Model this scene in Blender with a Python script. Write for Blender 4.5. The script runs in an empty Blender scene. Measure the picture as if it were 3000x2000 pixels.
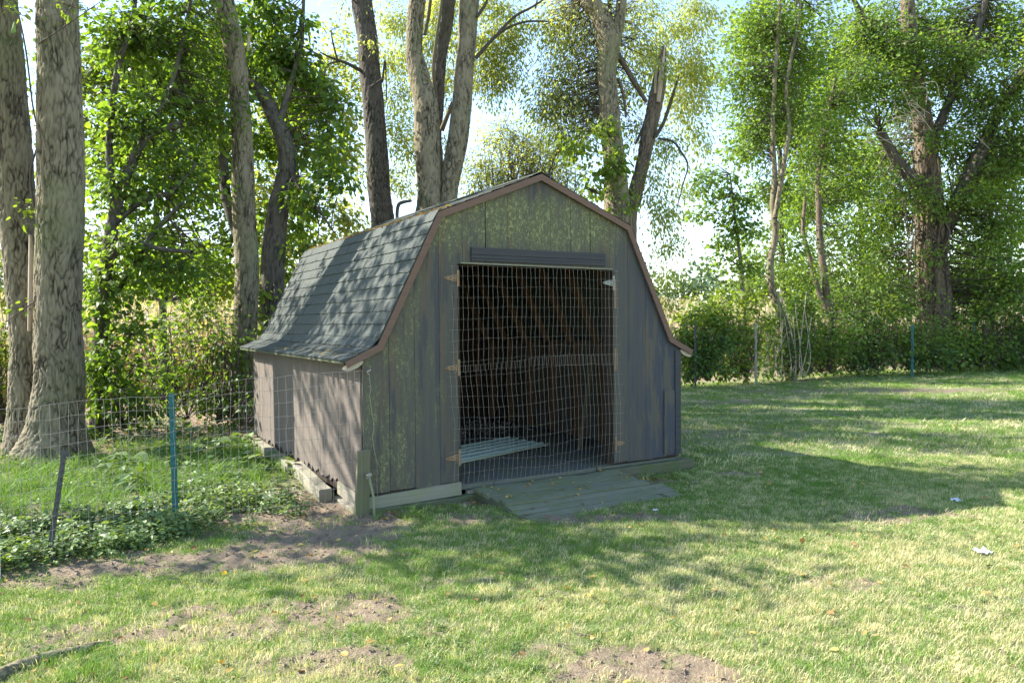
import bpy, math, random
import numpy as np
from mathutils import Vector, Matrix
rng = np.random.default_rng(11)
random.seed(11)
sc = bpy.context.scene
COL = sc.collection

# ------------------------------------------------------------------ camera
F_PX, PITCH, YAW, ROLL = 2209.24, -0.0269, 0.5333, -0.0077      # focal length for a 3000 px wide picture
CAM = np.array([-2.1898, -6.2641, 1.4947])
FW = np.array([math.sin(YAW)*math.cos(PITCH), math.cos(YAW)*math.cos(PITCH), math.sin(PITCH)])
R0 = np.array([math.cos(YAW), -math.sin(YAW), 0.0]); U0 = np.cross(R0, FW)
RT = R0*math.cos(ROLL)+U0*math.sin(ROLL); UP = -R0*math.sin(ROLL)+U0*math.cos(ROLL)
cd = bpy.data.cameras.new('camera'); cam = bpy.data.objects.new('camera', cd); COL.objects.link(cam)
cd.sensor_width = 36; cd.lens = F_PX/3000*36; cd.clip_start = .05; cd.clip_end = 2000
m = Matrix.Identity(4)
for i in range(3):
    m[i][0], m[i][1], m[i][2], m[i][3] = RT[i], UP[i], -FW[i], CAM[i]
cam.matrix_world = m
sc.camera = cam
cd.dof.use_dof = False

# ------------------------------------------------------------------ light
SUN_EL = math.radians(37); SUN_AZ = np.array([-.743, .669])
world = bpy.data.worlds.new('World'); sc.world = world; world.use_nodes = True
wn = world.node_tree; bg = wn.nodes['Background']
sky = wn.nodes.new('ShaderNodeTexSky'); sky.sky_type = 'NISHITA'; sky.sun_disc = False
sky.sun_elevation = SUN_EL; sky.sun_rotation = math.atan2(SUN_AZ[0], SUN_AZ[1])
sky.air_density = 1.0; sky.dust_density = .35; sky.ozone_density = 1.0
wn.links.new(sky.outputs[0], bg.inputs[0]); bg.inputs[1].default_value = 0.125
sl = bpy.data.lights.new('sun', 'SUN'); sl.energy = 4.4; sl.angle = math.radians(.53); sl.color = (1, .95, .86)
so = bpy.data.objects.new('sun', sl); COL.objects.link(so)
sd = Vector((SUN_AZ[0]*math.cos(SUN_EL), SUN_AZ[1]*math.cos(SUN_EL), math.sin(SUN_EL)))
so.rotation_euler = sd.to_track_quat('Z', 'Y').to_euler(); so.location = (-20, 18, 20)
vs = sc.view_settings; vs.view_transform = 'Standard'; vs.look = 'None'; vs.gamma = 1; vs.exposure = 1.93
sc.render.engine = 'CYCLES'
cy = sc.cycles
cy.max_bounces = 6; cy.diffuse_bounces = 4; cy.glossy_bounces = 2; cy.transmission_bounces = 4; cy.transparent_max_bounces = 4
cy.caustics_reflective = False; cy.caustics_refractive = False
cy.use_adaptive_sampling = True; cy.adaptive_threshold = 0.015; cy.use_denoising = True
cy.sample_clamp_indirect = 8

# ------------------------------------------------------------------ helpers
GZ = -0.17                                             # level of the yard
K = 3000/2352
def ray(x, y):                                         # x, y in a 2352 x 1568 view of the photograph
    return FW+RT*((x*K-1500)/F_PX)-UP*((y*K-1000)/F_PX)
def P(x, y, t): return CAM+ray(x, y)*t
def G(x, y, z=GZ):
    d = ray(x, y); return CAM+d*((z-CAM[2])/d[2])
def obl(x): return 1/math.sqrt(1+((x*K-1500)/F_PX)**2)      # round things look wider off the axis
def mpp(t): return t*K/F_PX                            # metres per pixel at depth t

def hsh(ix, iy, iz, s):
    h = (ix*374761393+iy*668265263+iz*2147483647+s*1274126177) & 0xFFFFFFFF
    h = ((h ^ (h >> 13))*1274126177) & 0xFFFFFFFF
    return ((h ^ (h >> 16)) & 0xFFFF)/65535.0
def vnoise(p, s=0):
    p = np.asarray(p, float); i = np.floor(p).astype(np.int64); f = p-i; f = f*f*(3-2*f)
    r = 0
    for dx in (0, 1):
        for dy in (0, 1):
            for dz in (0, 1):
                w = (f[:, 0] if dx else 1-f[:, 0])*(f[:, 1] if dy else 1-f[:, 1])*(f[:, 2] if dz else 1-f[:, 2])
                r = r+w*hsh(i[:, 0]+dx, i[:, 1]+dy, i[:, 2]+dz, s)
    return r
def fbm(p, s=0, o=3):
    p = np.asarray(p, float); r = 0; a = 1; t = 0
    for k in range(o):
        r = r+a*vnoise(p*2**k+17.3*k, s+k); t += a; a *= .5
    return r/t
def crack(p, s=0):                                     # F2-F1 of a cell pattern
    i = np.floor(p).astype(np.int64); f1 = np.full(len(p), 9.); f2 = np.full(len(p), 9.)
    for dx in (-1, 0, 1):
        for dy in (-1, 0, 1):
            for dz in (-1, 0, 1):
                c = i+np.array([dx, dy, dz])
                q = np.stack([c[:, k]+hsh(c[:, 0], c[:, 1], c[:, 2], s+k+1) for k in range(3)], 1)
                d = np.linalg.norm(q-p, axis=1)
                n1 = np.minimum(f1, d); f2 = np.minimum(f2, np.maximum(f1, d)); f1 = n1
    return f2-f1

class MB:                                              # collects geometry for ONE mesh object
    def __init__(s): s.v = []; s.f = []; s.n = 0; s.t = []; s.mi = []
    def add(s, v, f, tint=.5, mi=0):
        v = np.asarray(v, float)
        s.v.append(v); s.t.append(np.full(len(v), tint) if np.isscalar(tint) else np.asarray(tint, float))
        if isinstance(f, np.ndarray): f = (f+s.n).tolist()
        else: f = [[k+s.n for k in q] for q in f]
        s.f += f; s.mi += [mi]*len(f); s.n += len(v); return s
    def box(s, lo, hi, tint=.5, jit=0):
        x0, y0, z0 = lo; x1, y1, z1 = hi
        v = np.array([(x, y, z) for z in (z0, z1) for y in (y0, y1) for x in (x0, x1)], float)
        if jit: v = v+rng.normal(0, jit, v.shape)
        return s.add(v, BOXF, tint)
    def beam(s, a, b, w, h, up=(0, 0, 1), tint=.5):    # box from a to b, width w (sideways) and height h (along up)
        a = np.asarray(a, float); b = np.asarray(b, float); d = b-a; L = np.linalg.norm(d); d = d/L
        up = np.asarray(up, float); sd_ = np.cross(d, up); sd_ /= np.linalg.norm(sd_); u = np.cross(sd_, d)
        v = [a+d*L*i+sd_*w*j+u*h*k for k in (-.5, .5) for j in (-.5, .5) for i in (0, 1)]
        return s.add(v, BOXF, tint)
    def tube(s, path, rad, n=6, tint=.5, cap=True):
        v, f = tube_np(path, rad, n)
        return s.add(v, f, tint)
    def build(s, name, mat, parent=None, loc=None, smooth=False):
        me = bpy.data.meshes.new(name)
        v = np.concatenate(s.v)
        base = np.array(parent['_b']) if parent is not None and '_b' in parent.keys() else np.zeros(3)
        if loc is not None: base = np.asarray(loc, float)
        v = v-base
        me.vertices.add(len(v)); me.vertices.foreach_set('co', v.astype(np.float32).ravel())
        ls = [len(q) for q in s.f]; fl = np.fromiter((k for q in s.f for k in q), np.int32)
        me.loops.add(len(fl)); me.loops.foreach_set('vertex_index', fl)
        me.polygons.add(len(ls)); st = np.zeros(len(ls), np.int32); st[1:] = np.cumsum(ls)[:-1]
        me.polygons.foreach_set('loop_start', st); me.polygons.foreach_set('loop_total', np.array(ls, np.int32))
        me.polygons.foreach_set('use_smooth', np.full(len(ls), bool(smooth)))
        a = me.attributes.new('tint', 'FLOAT', 'POINT'); a.data.foreach_set('value', np.concatenate(s.t).astype(np.float32))
        for mm in (mat if isinstance(mat, (list, tuple)) else [mat]): me.materials.append(mm)
        if any(s.mi): me.polygons.foreach_set('material_index', np.array(s.mi, np.int32))
        me.update(calc_edges=True); me.validate()
        return link(name, me, parent, loc)
BOXF = [[0, 2, 3, 1], [4, 5, 7, 6], [0, 1, 5, 4], [2, 6, 7, 3], [0, 4, 6, 2], [1, 3, 7, 5]]
def link(name, me, parent=None, loc=None):
    o = bpy.data.objects.new(name, me); COL.objects.link(o)
    if parent is not None: o.parent = parent
    if loc is not None: o.location = loc
    return o
def empty(name, loc, label=None, cat=None, group=None):
    o = bpy.data.objects.new(name, None); COL.objects.link(o); o.location = loc; o['_b'] = [float(c) for c in loc]
    o.empty_display_size = .2
    return tag(o, label, cat, group)
def tag(o, label=None, cat=None, group=None, kind=None):
    if label: o['label'] = label
    if cat: o['category'] = cat
    if group: o['group'] = group
    if kind: o['kind'] = kind
    return o

def smooth_path(pts, n):
    pts = np.asarray(pts, float)
    if len(pts) == 2:
        u = np.linspace(0, 1, n)[:, None]; return pts[0]*(1-u)+pts[1]*u
    q = np.vstack([2*pts[0]-pts[1], pts, 2*pts[-1]-pts[-2]])
    u = np.linspace(0, len(pts)-1-1e-9, n); i = u.astype(int); f = (u-i)[:, None]
    a, b, c, d = q[i], q[i+1], q[i+2], q[i+3]
    return .5*(2*b+(c-a)*f+(2*a-5*b+4*c-d)*f**2+(3*b-a-3*c+d)*f**3)
def tube_np(path, rad, n=6):
    path = np.asarray(path, float); m_ = len(path); rad = np.broadcast_to(np.asarray(rad, float), (m_,))
    t = np.gradient(path, axis=0); t /= np.linalg.norm(t, axis=1)[:, None]+1e-12
    up = np.array([0, 0, 1.]) if abs(t[0][2]) < .9 else np.array([1., 0, 0])
    a = np.cross(t[0], up); a /= np.linalg.norm(a); A = []
    for k in range(m_):
        a = a-t[k]*(a@t[k]); a /= np.linalg.norm(a)+1e-12; A.append(a.copy())
    A = np.array(A); B = np.cross(t, A)
    th = np.linspace(0, 2*np.pi, n, endpoint=False)
    v = path[:, None]+rad[:, None, None]*(A[:, None]*np.cos(th)[None, :, None]+B[:, None]*np.sin(th)[None, :, None])
    i = np.arange(m_-1)[:, None]*n; j = np.arange(n)[None]; j2 = (j+1) % n
    f = np.stack([i+j, i+j2, i+n+j2, i+n+j], -1).reshape(-1, 4)
    return v.reshape(-1, 3), f

# ------------------------------------------------------------------ materials
class NT:
    def __init__(s, name):
        s.m = bpy.data.materials.new(name); s.m.use_nodes = True; s.t = s.m.node_tree
        s.b = s.t.nodes['Principled BSDF']; s.out = s.t.nodes['Material Output']; s.b.inputs['Specular IOR Level'].default_value = .25
    def n(s, ty, **kw):
        x = s.t.nodes.new(ty)
        for k, v in kw.items(): setattr(x, k, v)
        return x
    def put(s, sock, v):
        if isinstance(v, bpy.types.NodeSocket): s.t.links.new(v, sock)
        else: sock.default_value = v
    def pos(s, scale=(1, 1, 1), obj=False):
        if obj: o = s.n('ShaderNodeTexCoord').outputs['Object']
        else: o = s.n('ShaderNodeNewGeometry').outputs['Position']
        mp = s.n('ShaderNodeMapping'); s.put(mp.inputs['Vector'], o); mp.inputs['Scale'].default_value = scale
        return mp.outputs[0]
    def noise(s, vec, scale=1, detail=4, rough=.55, dist=0):
        x = s.n('ShaderNodeTexNoise'); s.put(x.inputs['Vector'], vec); x.inputs['Scale'].default_value = scale
        x.inputs['Detail'].default_value = detail; x.inputs['Roughness'].default_value = rough; x.inputs['Distortion'].default_value = dist
        return x.outputs[0]
    def vor(s, vec, scale=1, feat='F1', out=0):
        x = s.n('ShaderNodeTexVoronoi', feature=feat); s.put(x.inputs['Vector'], vec); x.inputs['Scale'].default_value = scale
        return x.outputs[out]
    def ramp(s, v, stops):
        x = s.n('ShaderNodeValToRGB'); s.put(x.inputs[0], v); e = x.color_ramp.elements
        while len(e) > 1: e.remove(e[0])
        for i, (p, c) in enumerate(stops):
            if i == 0: el = e[0]; el.position = p
            else: el = e.new(p)
            c = (c, c, c) if not isinstance(c, (tuple, list)) else c
            el.color = (*c, 1)
        return x.outputs[0]
    def mix(s, f, a, b, mode='MIX'):
        x = s.n('ShaderNodeMix', data_type='RGBA', blend_type=mode); s.put(x.inputs[0], f)
        for k, v in ((6, a), (7, b)):
            if isinstance(v, (tuple, list)): v = (*v, 1)
            s.put(x.inputs[k], v)
        return x.outputs[2]
    def math(s, op, a, b=0.5, c=None):
        x = s.n('ShaderNodeMath', operation=op); s.put(x.inputs[0], a); s.put(x.inputs[1], b)
        if c is not None: s.put(x.inputs[2], c)
        return x.outputs[0]
    def attr(s, name='tint'):
        return s.n('ShaderNodeAttribute', attribute_name=name).outputs['Fac']
    def rnd(s): return s.n('ShaderNodeObjectInfo').outputs['Random']
    def bump(s, h, st=.5, d=.01, nrm=None):
        x = s.n('ShaderNodeBump'); s.put(x.inputs['Height'], h); x.inputs['Strength'].default_value = st; x.inputs['Distance'].default_value = d
        if nrm is not None: s.put(x.inputs['Normal'], nrm)
        s.put(s.b.inputs['Normal'], x.outputs[0]); return x.outputs[0]
    def fin(s, col, rough=.85):
        if isinstance(col, (tuple, list)): col = (*col, 1)
        s.put(s.b.inputs['Base Color'], col); s.put(s.b.inputs['Roughness'], rough); return s.m

def m_bark(name, dark, light, moss=.45):
    s = NT(name); p = s.pos((9, 9, 2.2)); a = s.attr()
    n1 = s.noise(p, 2.2, 6, .65, .4); n2 = s.noise(s.pos(), .9, 4)
    c = s.mix(s.ramp(s.math('ADD', s.math('MULTIPLY', a, .62), s.math('MULTIPLY', n1, .45)), [(.3, 0.), (.75, 1.)]), dark, light)
    c = s.mix(s.math('MULTIPLY', s.ramp(n2, [(.5, 0.), (.68, 1.)]), moss), c, (.13, .15, .06))
    h = s.noise(s.pos((30, 30, 7)), 2, 5, .7)
    s.bump(h, .6, .01)
    return s.fin(c, .92)
BARK_G = m_bark('bark_grey', (.035, .027, .018), (.225, .188, .122))
BARK_D = m_bark('bark_dark', (.022, .018, .014), (.115, .098, .08), .15)
BARK_V = m_bark('bark_vine', (.04, .03, .022), (.16, .122, .085), .1)
TWIG = m_bark('twig_bark', (.06, .048, .038), (.13, .105, .085), 0)
def m_leaf(name, c0, c1, c2, trans=.5):
    s = NT(name); a = s.attr()
    c = s.ramp(a, [(0, c0), (.5, c1), (1, c2)])
    tcol = s.mix(1.0, c, (1.75, 1.65, .5), 'MULTIPLY')
    s.fin(c, .5); s.b.inputs['Specular IOR Level'].default_value = .3
    tr = s.n('ShaderNodeBsdfTranslucent'); s.put(tr.inputs[0], tcol)
    mx = s.n('ShaderNodeMixShader'); mx.inputs[0].default_value = trans
    s.put(mx.inputs[1], s.b.outputs[0]); s.put(mx.inputs[2], tr.outputs[0]); s.put(s.out.inputs[0], mx.outputs[0])
    return s.m
LEAF_A = m_leaf('leaf_broad', (.06, .115, .025), (.12, .20, .038), (.21, .30, .055), .55)
LEAF_B = m_leaf('leaf_small', (.17, .21, .09), (.26, .30, .135), (.38, .40, .19), .65)
LEAF_M = m_leaf('leaf_maple', (.08, .145, .035), (.14, .22, .05), (.22, .31, .07), .55)
LEAF_V = m_leaf('leaf_vine', (.10, .16, .03), (.16, .23, .04), (.24, .29, .06), .5)
LEAF_H = m_leaf('leaf_hedge', (.055, .11, .03), (.10, .175, .045), (.18, .25, .065), .45)
LEAF_F = m_leaf('leaf_far_haze', (.07, .115, .06), (.10, .15, .08), (.14, .19, .09), .3)  # distant haze put into the leaf colour as a bluish tone
LEAF_W = m_leaf('leaf_weed', (.07, .12, .04), (.12, .19, .065), (.2, .27, .1), .3)
CORN = m_leaf('corn_dry', (.27, .22, .155), (.40, .345, .265), (.54, .49, .40), .3)
LITTER = m_leaf('leaf_litter', (.13, .075, .035), (.30, .19, .06), (.44, .32, .09), .2)

# lawn and soil -------------------------------------------------------------------------
def m_ground():
    s = NT('yard_ground'); p = s.pos(); b = s.attr()
    n1 = s.noise(p, 2.2, 6, .6); n2 = s.noise(p, 26, 6, .7); n3 = s.noise(p, 130, 4, .7)
    soil = s.mix(n2, (.13, .095, .06), (.30, .23, .155))
    soil = s.mix(s.ramp(n3, [(.45, 0.), (.7, .6)]), soil, (.40, .315, .22))
    th = s.mix(s.ramp(n2, [(.35, 0.), (.65, 1.)]), (.10, .115, .04), (.36, .33, .19))
    th = s.mix(s.ramp(n1, [(.4, 0.), (.65, .7)]), th, (.10, .14, .04))
    th = s.mix(s.ramp(n3, [(.5, 0.), (.65, .5)]), th, (.42, .37, .22))
    f = s.ramp(s.math('ADD', b, s.math('MULTIPLY', s.math('SUBTRACT', n2, .5), .9)), [(.38, 0.), (.6, 1.)])
    s.bump(s.math('ADD', n2, s.math('MULTIPLY', n3, .4)), .8, .04)
    return s.fin(s.mix(f, th, soil), .95)
GROUND = m_ground()
def m_grass(name, dry):
    s = NT(name); p = s.pos(); a = s.attr(); r = s.rnd()
    n1 = s.noise(p, .8, 4, .6); xy = s.n('ShaderNodeSeparateXYZ'); s.put(xy.inputs[0], p); mr = s.n('ShaderNodeMapRange'); s.put(mr.inputs[0], xy.outputs[1])
    for k_, v_ in ((1, -.8), (2, -3.6), (3, dry-.12), (4, dry+.12)): mr.inputs[k_].default_value = v_      # the near yard is worn and dry, its sunlit paleness also coloured in here
    dry_litf = mr.outputs[0]
    g = s.mix(a, (.095, .19, .032), (.2, .33, .06))
    d = s.mix(r, (.42, .37, .19), (.68, .62, .38))
    f = s.ramp(s.math('ADD', s.math('ADD', s.math('MULTIPLY', n1, .9), s.math('MULTIPLY', r, .65)), dry_litf), [(.9, 0.), (1.15, 1.)])
    c = s.mix(f, g, d); s.fin(c, .55)
    tr = s.n('ShaderNodeBsdfTranslucent'); s.put(tr.inputs[0], s.mix(1., c, (1.2, 1.2, .6), 'MULTIPLY'))
    mx = s.n('ShaderNodeMixShader'); mx.inputs[0].default_value = .35
    s.put(mx.inputs[1], s.b.outputs[0]); s.put(mx.inputs[2], tr.outputs[0]); s.put(s.out.inputs[0], mx.outputs[0])
    return s.m
GRASS = m_grass('grass_blade', .12); GRASS_L = m_grass('grass_long', -.25)

# wood, roof, metal ---------------------------------------------------------------------
def m_siding():
    s = NT('siding_front'); p = s.pos((1, 1, 1)); ps = s.pos((30, 30, .5)); r = s.rnd()
    st = s.noise(ps, 1, 6, .65); fine = s.noise(s.pos((60, 60, 2.2)), 1.6, 5, .7)
    base = s.mix(st, (.062, .06, .05), (.108, .101, .082))
    base = s.mix(s.ramp(s.noise(s.pos((11, 11, .6)), 1, 5, .65), [(.53, 0.), (.57, .5)]), base, (.125, .088, .055))   # bare brown stain
    base = s.mix(s.ramp(s.noise(s.pos((9, 9, .7)), 1.3, 5, .65), [(.55, 0.), (.58, .75)]), base, (.05, .053, .06))   # blue grey paint
    base = s.mix(s.math('MULTIPLY', r, .12), base, (.15, .13, .10))
    sx = s.n('ShaderNodeSeparateXYZ'); s.put(sx.inputs[0], p); rx = s.n('ShaderNodeMapRange'); s.put(rx.inputs[0], sx.outputs[0]); rx.inputs[1].default_value = 2.7; rx.inputs[2].default_value = 3.4
    base = s.mix(s.math('MULTIPLY', rx.outputs[0], s.ramp(s.noise(s.pos((8, 8, 1.1)), 1.2, 5, .65), [(.44, 0.), (.5, .85)])), base, (.05, .057, .075))   # old blue paint on the right boards
    # green film and yellow lichen specks, thickest over the door and down the left boards
    xyz = s.n('ShaderNodeSeparateXYZ'); s.put(xyz.inputs[0], p)
    x, z = xyz.outputs[0], xyz.outputs[2]
    up = s.math('MULTIPLY', s.ramp(z, [(0, 0.), (1, 1.)]), 1.)
    zz = s.n('ShaderNodeMapRange'); s.put(zz.inputs[0], z); zz.inputs[1].default_value = 1.9; zz.inputs[2].default_value = 2.35
    z2 = s.n('ShaderNodeMapRange'); s.put(z2.inputs[0], z); z2.inputs[1].default_value = 2.9; z2.inputs[2].default_value = 2.6
    xx = s.n('ShaderNodeMapRange'); s.put(xx.inputs[0], x); xx.inputs[1].default_value = 1.4; xx.inputs[2].default_value = .3
    xr = s.n('ShaderNodeMapRange'); s.put(xr.inputs[0], x); xr.inputs[1].default_value = 3.5; xr.inputs[2].default_value = 2.6
    area = s.math('MAXIMUM', s.math('MULTIPLY', s.math('MULTIPLY', zz.outputs[0], z2.outputs[0]), xr.outputs[0]), s.math('MULTIPLY', xx.outputs[0], .62))
    mask = s.ramp(s.math('ADD', s.math('MULTIPLY', area, .36), s.math('MULTIPLY', s.noise(s.pos((9, 9, 1.5)), 1, 6, .7), .8)), [(.55, 0.), (.78, 1.)])
    base = s.mix(s.math('MULTIPLY', mask, .5), base, (.135, .14, .055))
    sp = s.ramp(s.noise(s.pos((1, 1, .55)), 52, 5, .8), [(.53, 0.), (.6, 1.)])
    base = s.mix(s.math('MULTIPLY', s.math('MULTIPLY', sp, mask), .75), base, (.33, .34, .14))
    sp2 = s.ramp(s.vor(p, 42), [(.10, 1.), (.17, 0.)])
    base = s.mix(s.math('MULTIPLY', s.math('MULTIPLY', sp2, s.ramp(mask, [(.25, 0.), (.7, 1.)])), .8), base, (.5, .5, .36))
    s.bump(s.math('ADD', fine, st), .5, .006)
    return s.fin(base, .9)
SIDING = m_siding()
def m_wood(name, c0, c1, axis=2, rough=.9, moss=0, mcol=(.12, .15, .05), sc_=46, rv=.35):
    s = NT(name); v = [sc_]*3; v[axis] = .7
    st = s.noise(s.pos(tuple(v)), 1, 6, .65, .3); v2 = [60]*3; v2[axis] = 2.
    fine = s.noise(s.pos(tuple(v2)), 1.5, 5, .7)
    c = s.mix(s.ramp(s.math('ADD', s.math('MULTIPLY', st, .6), s.math('MULTIPLY', fine, .4)), [(.28, 0.), (.72, 1.)]), c0, c1)
    r = s.rnd(); c = s.mix(s.math('MULTIPLY', r, rv), c, c0)
    c = s.mix(s.ramp(s.noise(s.pos(), 45, 4, .7), [(.6, 0.), (.75, .35)]), c, (.05, .045, .035))
    if moss:
        c = s.mix(s.math('MULTIPLY', s.ramp(s.noise(s.pos(), 3.2, 5, .7), [(.4, 0.), (.62, 1.)]), moss), c, mcol)
    s.bump(s.math('ADD', fine, st), .55, .006)
    return s.fin(c, rough)
SIDE_L = m_wood('siding_left', (.085, .07, .056), (.19, .158, .132), 2, sc_=34, rv=.25)
TRIM = m_wood('trim_brown', (.125, .075, .054), (.18, .115, .085), 0, .8, rv=.15)
PALE = m_wood('weathered_pale', (.17, .16, .125), (.32, .30, .235), 0, .9, .5, (.2, .22, .10))
PALE_Y = m_wood('weathered_timber', (.17, .15, .115), (.34, .305, .245), 1, .9, .4, (.2, .22, .1))
MOSSY = m_wood('mossy_timber', (.075, .075, .05), (.15, .145, .095), 0, .95, .7, (.08, .11, .035))
RAMP = m_wood('ramp_plank', (.125, .13, .085), (.25, .245, .17), 0, .92, .5, (.11, .145, .045))
HEADER = m_wood('header_board', (.035, .036, .04), (.08, .078, .078), 0, .85)
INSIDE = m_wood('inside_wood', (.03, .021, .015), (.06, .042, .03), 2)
RIB = m_wood('rib_wood', (.115, .062, .034), (.2, .11, .06), 2)
STUD = m_wood('stake_wood', (.09, .088, .055), (.19, .175, .11), 2, .9, .4)
FLOOR = m_wood('floor_wood', (.085, .09, .08), (.16, .16, .145), 0, .9, .3)
LEAN = m_wood('leaning_wood', (.11, .09, .05), (.2, .16, .095), 2)
ENDG = m_wood('end_grain', (.3, .25, .18), (.55, .48, .37), 1, .9, sc_=40)
def m_shingle():
    s = NT('asphalt_shingle'); p = s.pos(); r = s.rnd()
    g = s.ramp(s.noise(p, 110, 4, .85), [(.3, 0.), (.7, 1.)]); n = s.noise(p, 5, 5, .6); b = s.noise(p, 26, 4, .6)
    c = s.mix(g, (.022, .027, .024), (.108, .118, .104))
    c = s.mix(s.math('MULTIPLY', r, .25), c, (.055, .07, .058))
    c = s.mix(s.ramp(n, [(.5, 0.), (.7, .45)]), c, (.065, .085, .068))
    c = s.mix(s.ramp(b, [(.62, 0.), (.72, .55)]), c, (.045, .05, .045))
    s.bump(g, .7, .004)
    return s.fin(c, .85)
SHINGLE = m_shingle()
def m_plain(name, c, rough=.6, metal=0, var=.25, sc_=30):
    s = NT(name); n = s.noise(s.pos(), sc_, 5, .6)
    col = s.mix(n, tuple(k*(1-var) for k in c), tuple(min(1, k*(1+var)) for k in c))
    s.b.inputs['Metallic'].default_value = metal; s.bump(n, .2, .002)
    return s.fin(col, rough)
WIRE = m_plain('galvanised_wire', (.34, .295, .235), .55, .3)
WIRE_R = m_plain('weathered_wire', (.36, .3, .25), .6, .3)
RUST = m_plain('rusty_hinge', (.25, .165, .095), .75, .2, .4)
ZINC = m_plain('zinc_hinge', (.25, .25, .23), .6, .4)
BOLT = m_plain('bolt_dark', (.05, .045, .04), .6, .3)
TPOST = m_plain('green_post_paint', (.02, .12, .12), .5, 0, .2)
TPOST_D = m_plain('grey_post_steel', (.07, .075, .075), .6, .1, .4)
TPOST_W = m_plain('white_post_tip', (.62, .64, .62), .5, .2)
CORRUG = m_plain('pale_green_sheet', (.44, .52, .41), .55, .05, .2)
WHITE = m_plain('white_plastic', (.5, .53, .56), .6, 0, .1)
BLACK = m_plain('dark_gap', (.02, .018, .016), .95)
DEADW = m_wood('bare_deadwood', (.26, .19, .13), (.5, .41, .31), 2)
STONE = m_plain('grey_stone', (.22, .21, .19), .9, 0, .35, 18)

# ------------------------------------------------------------------ big-mesh helpers
def fast_mesh(name, V, F, tint, mat, parent=None, smooth=False):
    me = bpy.data.meshes.new(name); V = np.asarray(V, float)
    base = np.array(parent['_b']) if parent is not None and '_b' in parent.keys() else np.zeros(3)
    V = V-base; k = F.shape[1]
    me.vertices.add(len(V)); me.vertices.foreach_set('co', V.astype(np.float32).ravel())
    me.loops.add(F.size); me.loops.foreach_set('vertex_index', F.astype(np.int32).ravel())
    me.polygons.add(len(F)); me.polygons.foreach_set('loop_start', np.arange(len(F), dtype=np.int32)*k)
    me.polygons.foreach_set('loop_total', np.full(len(F), k, np.int32))
    me.polygons.foreach_set('use_smooth', np.full(len(F), bool(smooth)))
    a = me.attributes.new('tint', 'FLOAT', 'POINT'); a.data.foreach_set('value', np.asarray(tint, np.float32))
    me.materials.append(mat); me.update(calc_edges=True)
    return link(name, me, parent)
def nrm(v): return v/(np.linalg.norm(v, axis=-1, keepdims=True)+1e-9)
LEAFS = {'broad': (np.array([(0, 0, 0), (.2, .36, .07), (.6, .33, .07), (1, 0, -.08), (.6, -.33, .07), (.2, -.36, .07)]), np.array([(0, 5, 4, 3), (0, 3, 2, 1)])),
         'oval': (np.array([(0, 0, 0), (.45, .36, .06), (1, 0, -.06), (.45, -.36, .06)]), np.array([(0, 3, 2, 1)])),
         'slim': (np.array([(0, 0, 0), (.45, .21, .05), (1, 0, -.05), (.45, -.21, .05)]), np.array([(0, 3, 2, 1)]))}
def leaf_np(C, A, Nn, size, shape):
    co, fc = LEAFS[shape]; A = nrm(A); Nn = nrm(Nn-A*(Nn*A).sum(1, keepdims=True)); B = np.cross(Nn, A)
    s = size[:, None, None]
    V = C[:, None]+s*(co[None, :, 0:1]*A[:, None]+co[None, :, 1:2]*B[:, None]+co[None, :, 2:3]*Nn[:, None])
    n = len(C); k = len(co)
    F = (fc[None]+(np.arange(n)*k)[:, None, None]).reshape(-1, 4)
    return V.reshape(-1, 3), F
def twigs_np(a, b, r, sides=3, seg=3):                      # many thin curved twigs from a to b
    n = len(a); u = np.linspace(0, 1, seg+1); d = b-a; L = np.linalg.norm(d, axis=1, keepdims=True)
    bow = rng.normal(0, .12, (n, 3))*L
    t = nrm(d); up = np.where(np.abs(t[:, 2:3]) < .9, np.array([[0, 0, 1.]]), np.array([[1., 0, 0]]))
    X = nrm(np.cross(t, up)); Y = np.cross(t, X); V = []
    for k, uu in enumerate(u):
        c = a+d*uu+bow*(4*uu*(1-uu)); rr = (r*(1-.65*uu))[:, None]
        for q in range(sides):
            th = 2*np.pi*q/sides; V.append(c+rr*(X*math.cos(th)+Y*math.sin(th)))
    V = np.stack(V, 1); F = []
    for k in range(seg):
        for q in range(sides):
            q2 = (q+1) % sides; F.append((k*sides+q, k*sides+q2, (k+1)*sides+q2, (k+1)*sides+q))
    F = (np.array(F)[None]+(np.arange(n)*sides*(seg+1))[:, None, None]).reshape(-1, 4)
    return V.reshape(-1, 3), F

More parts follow.
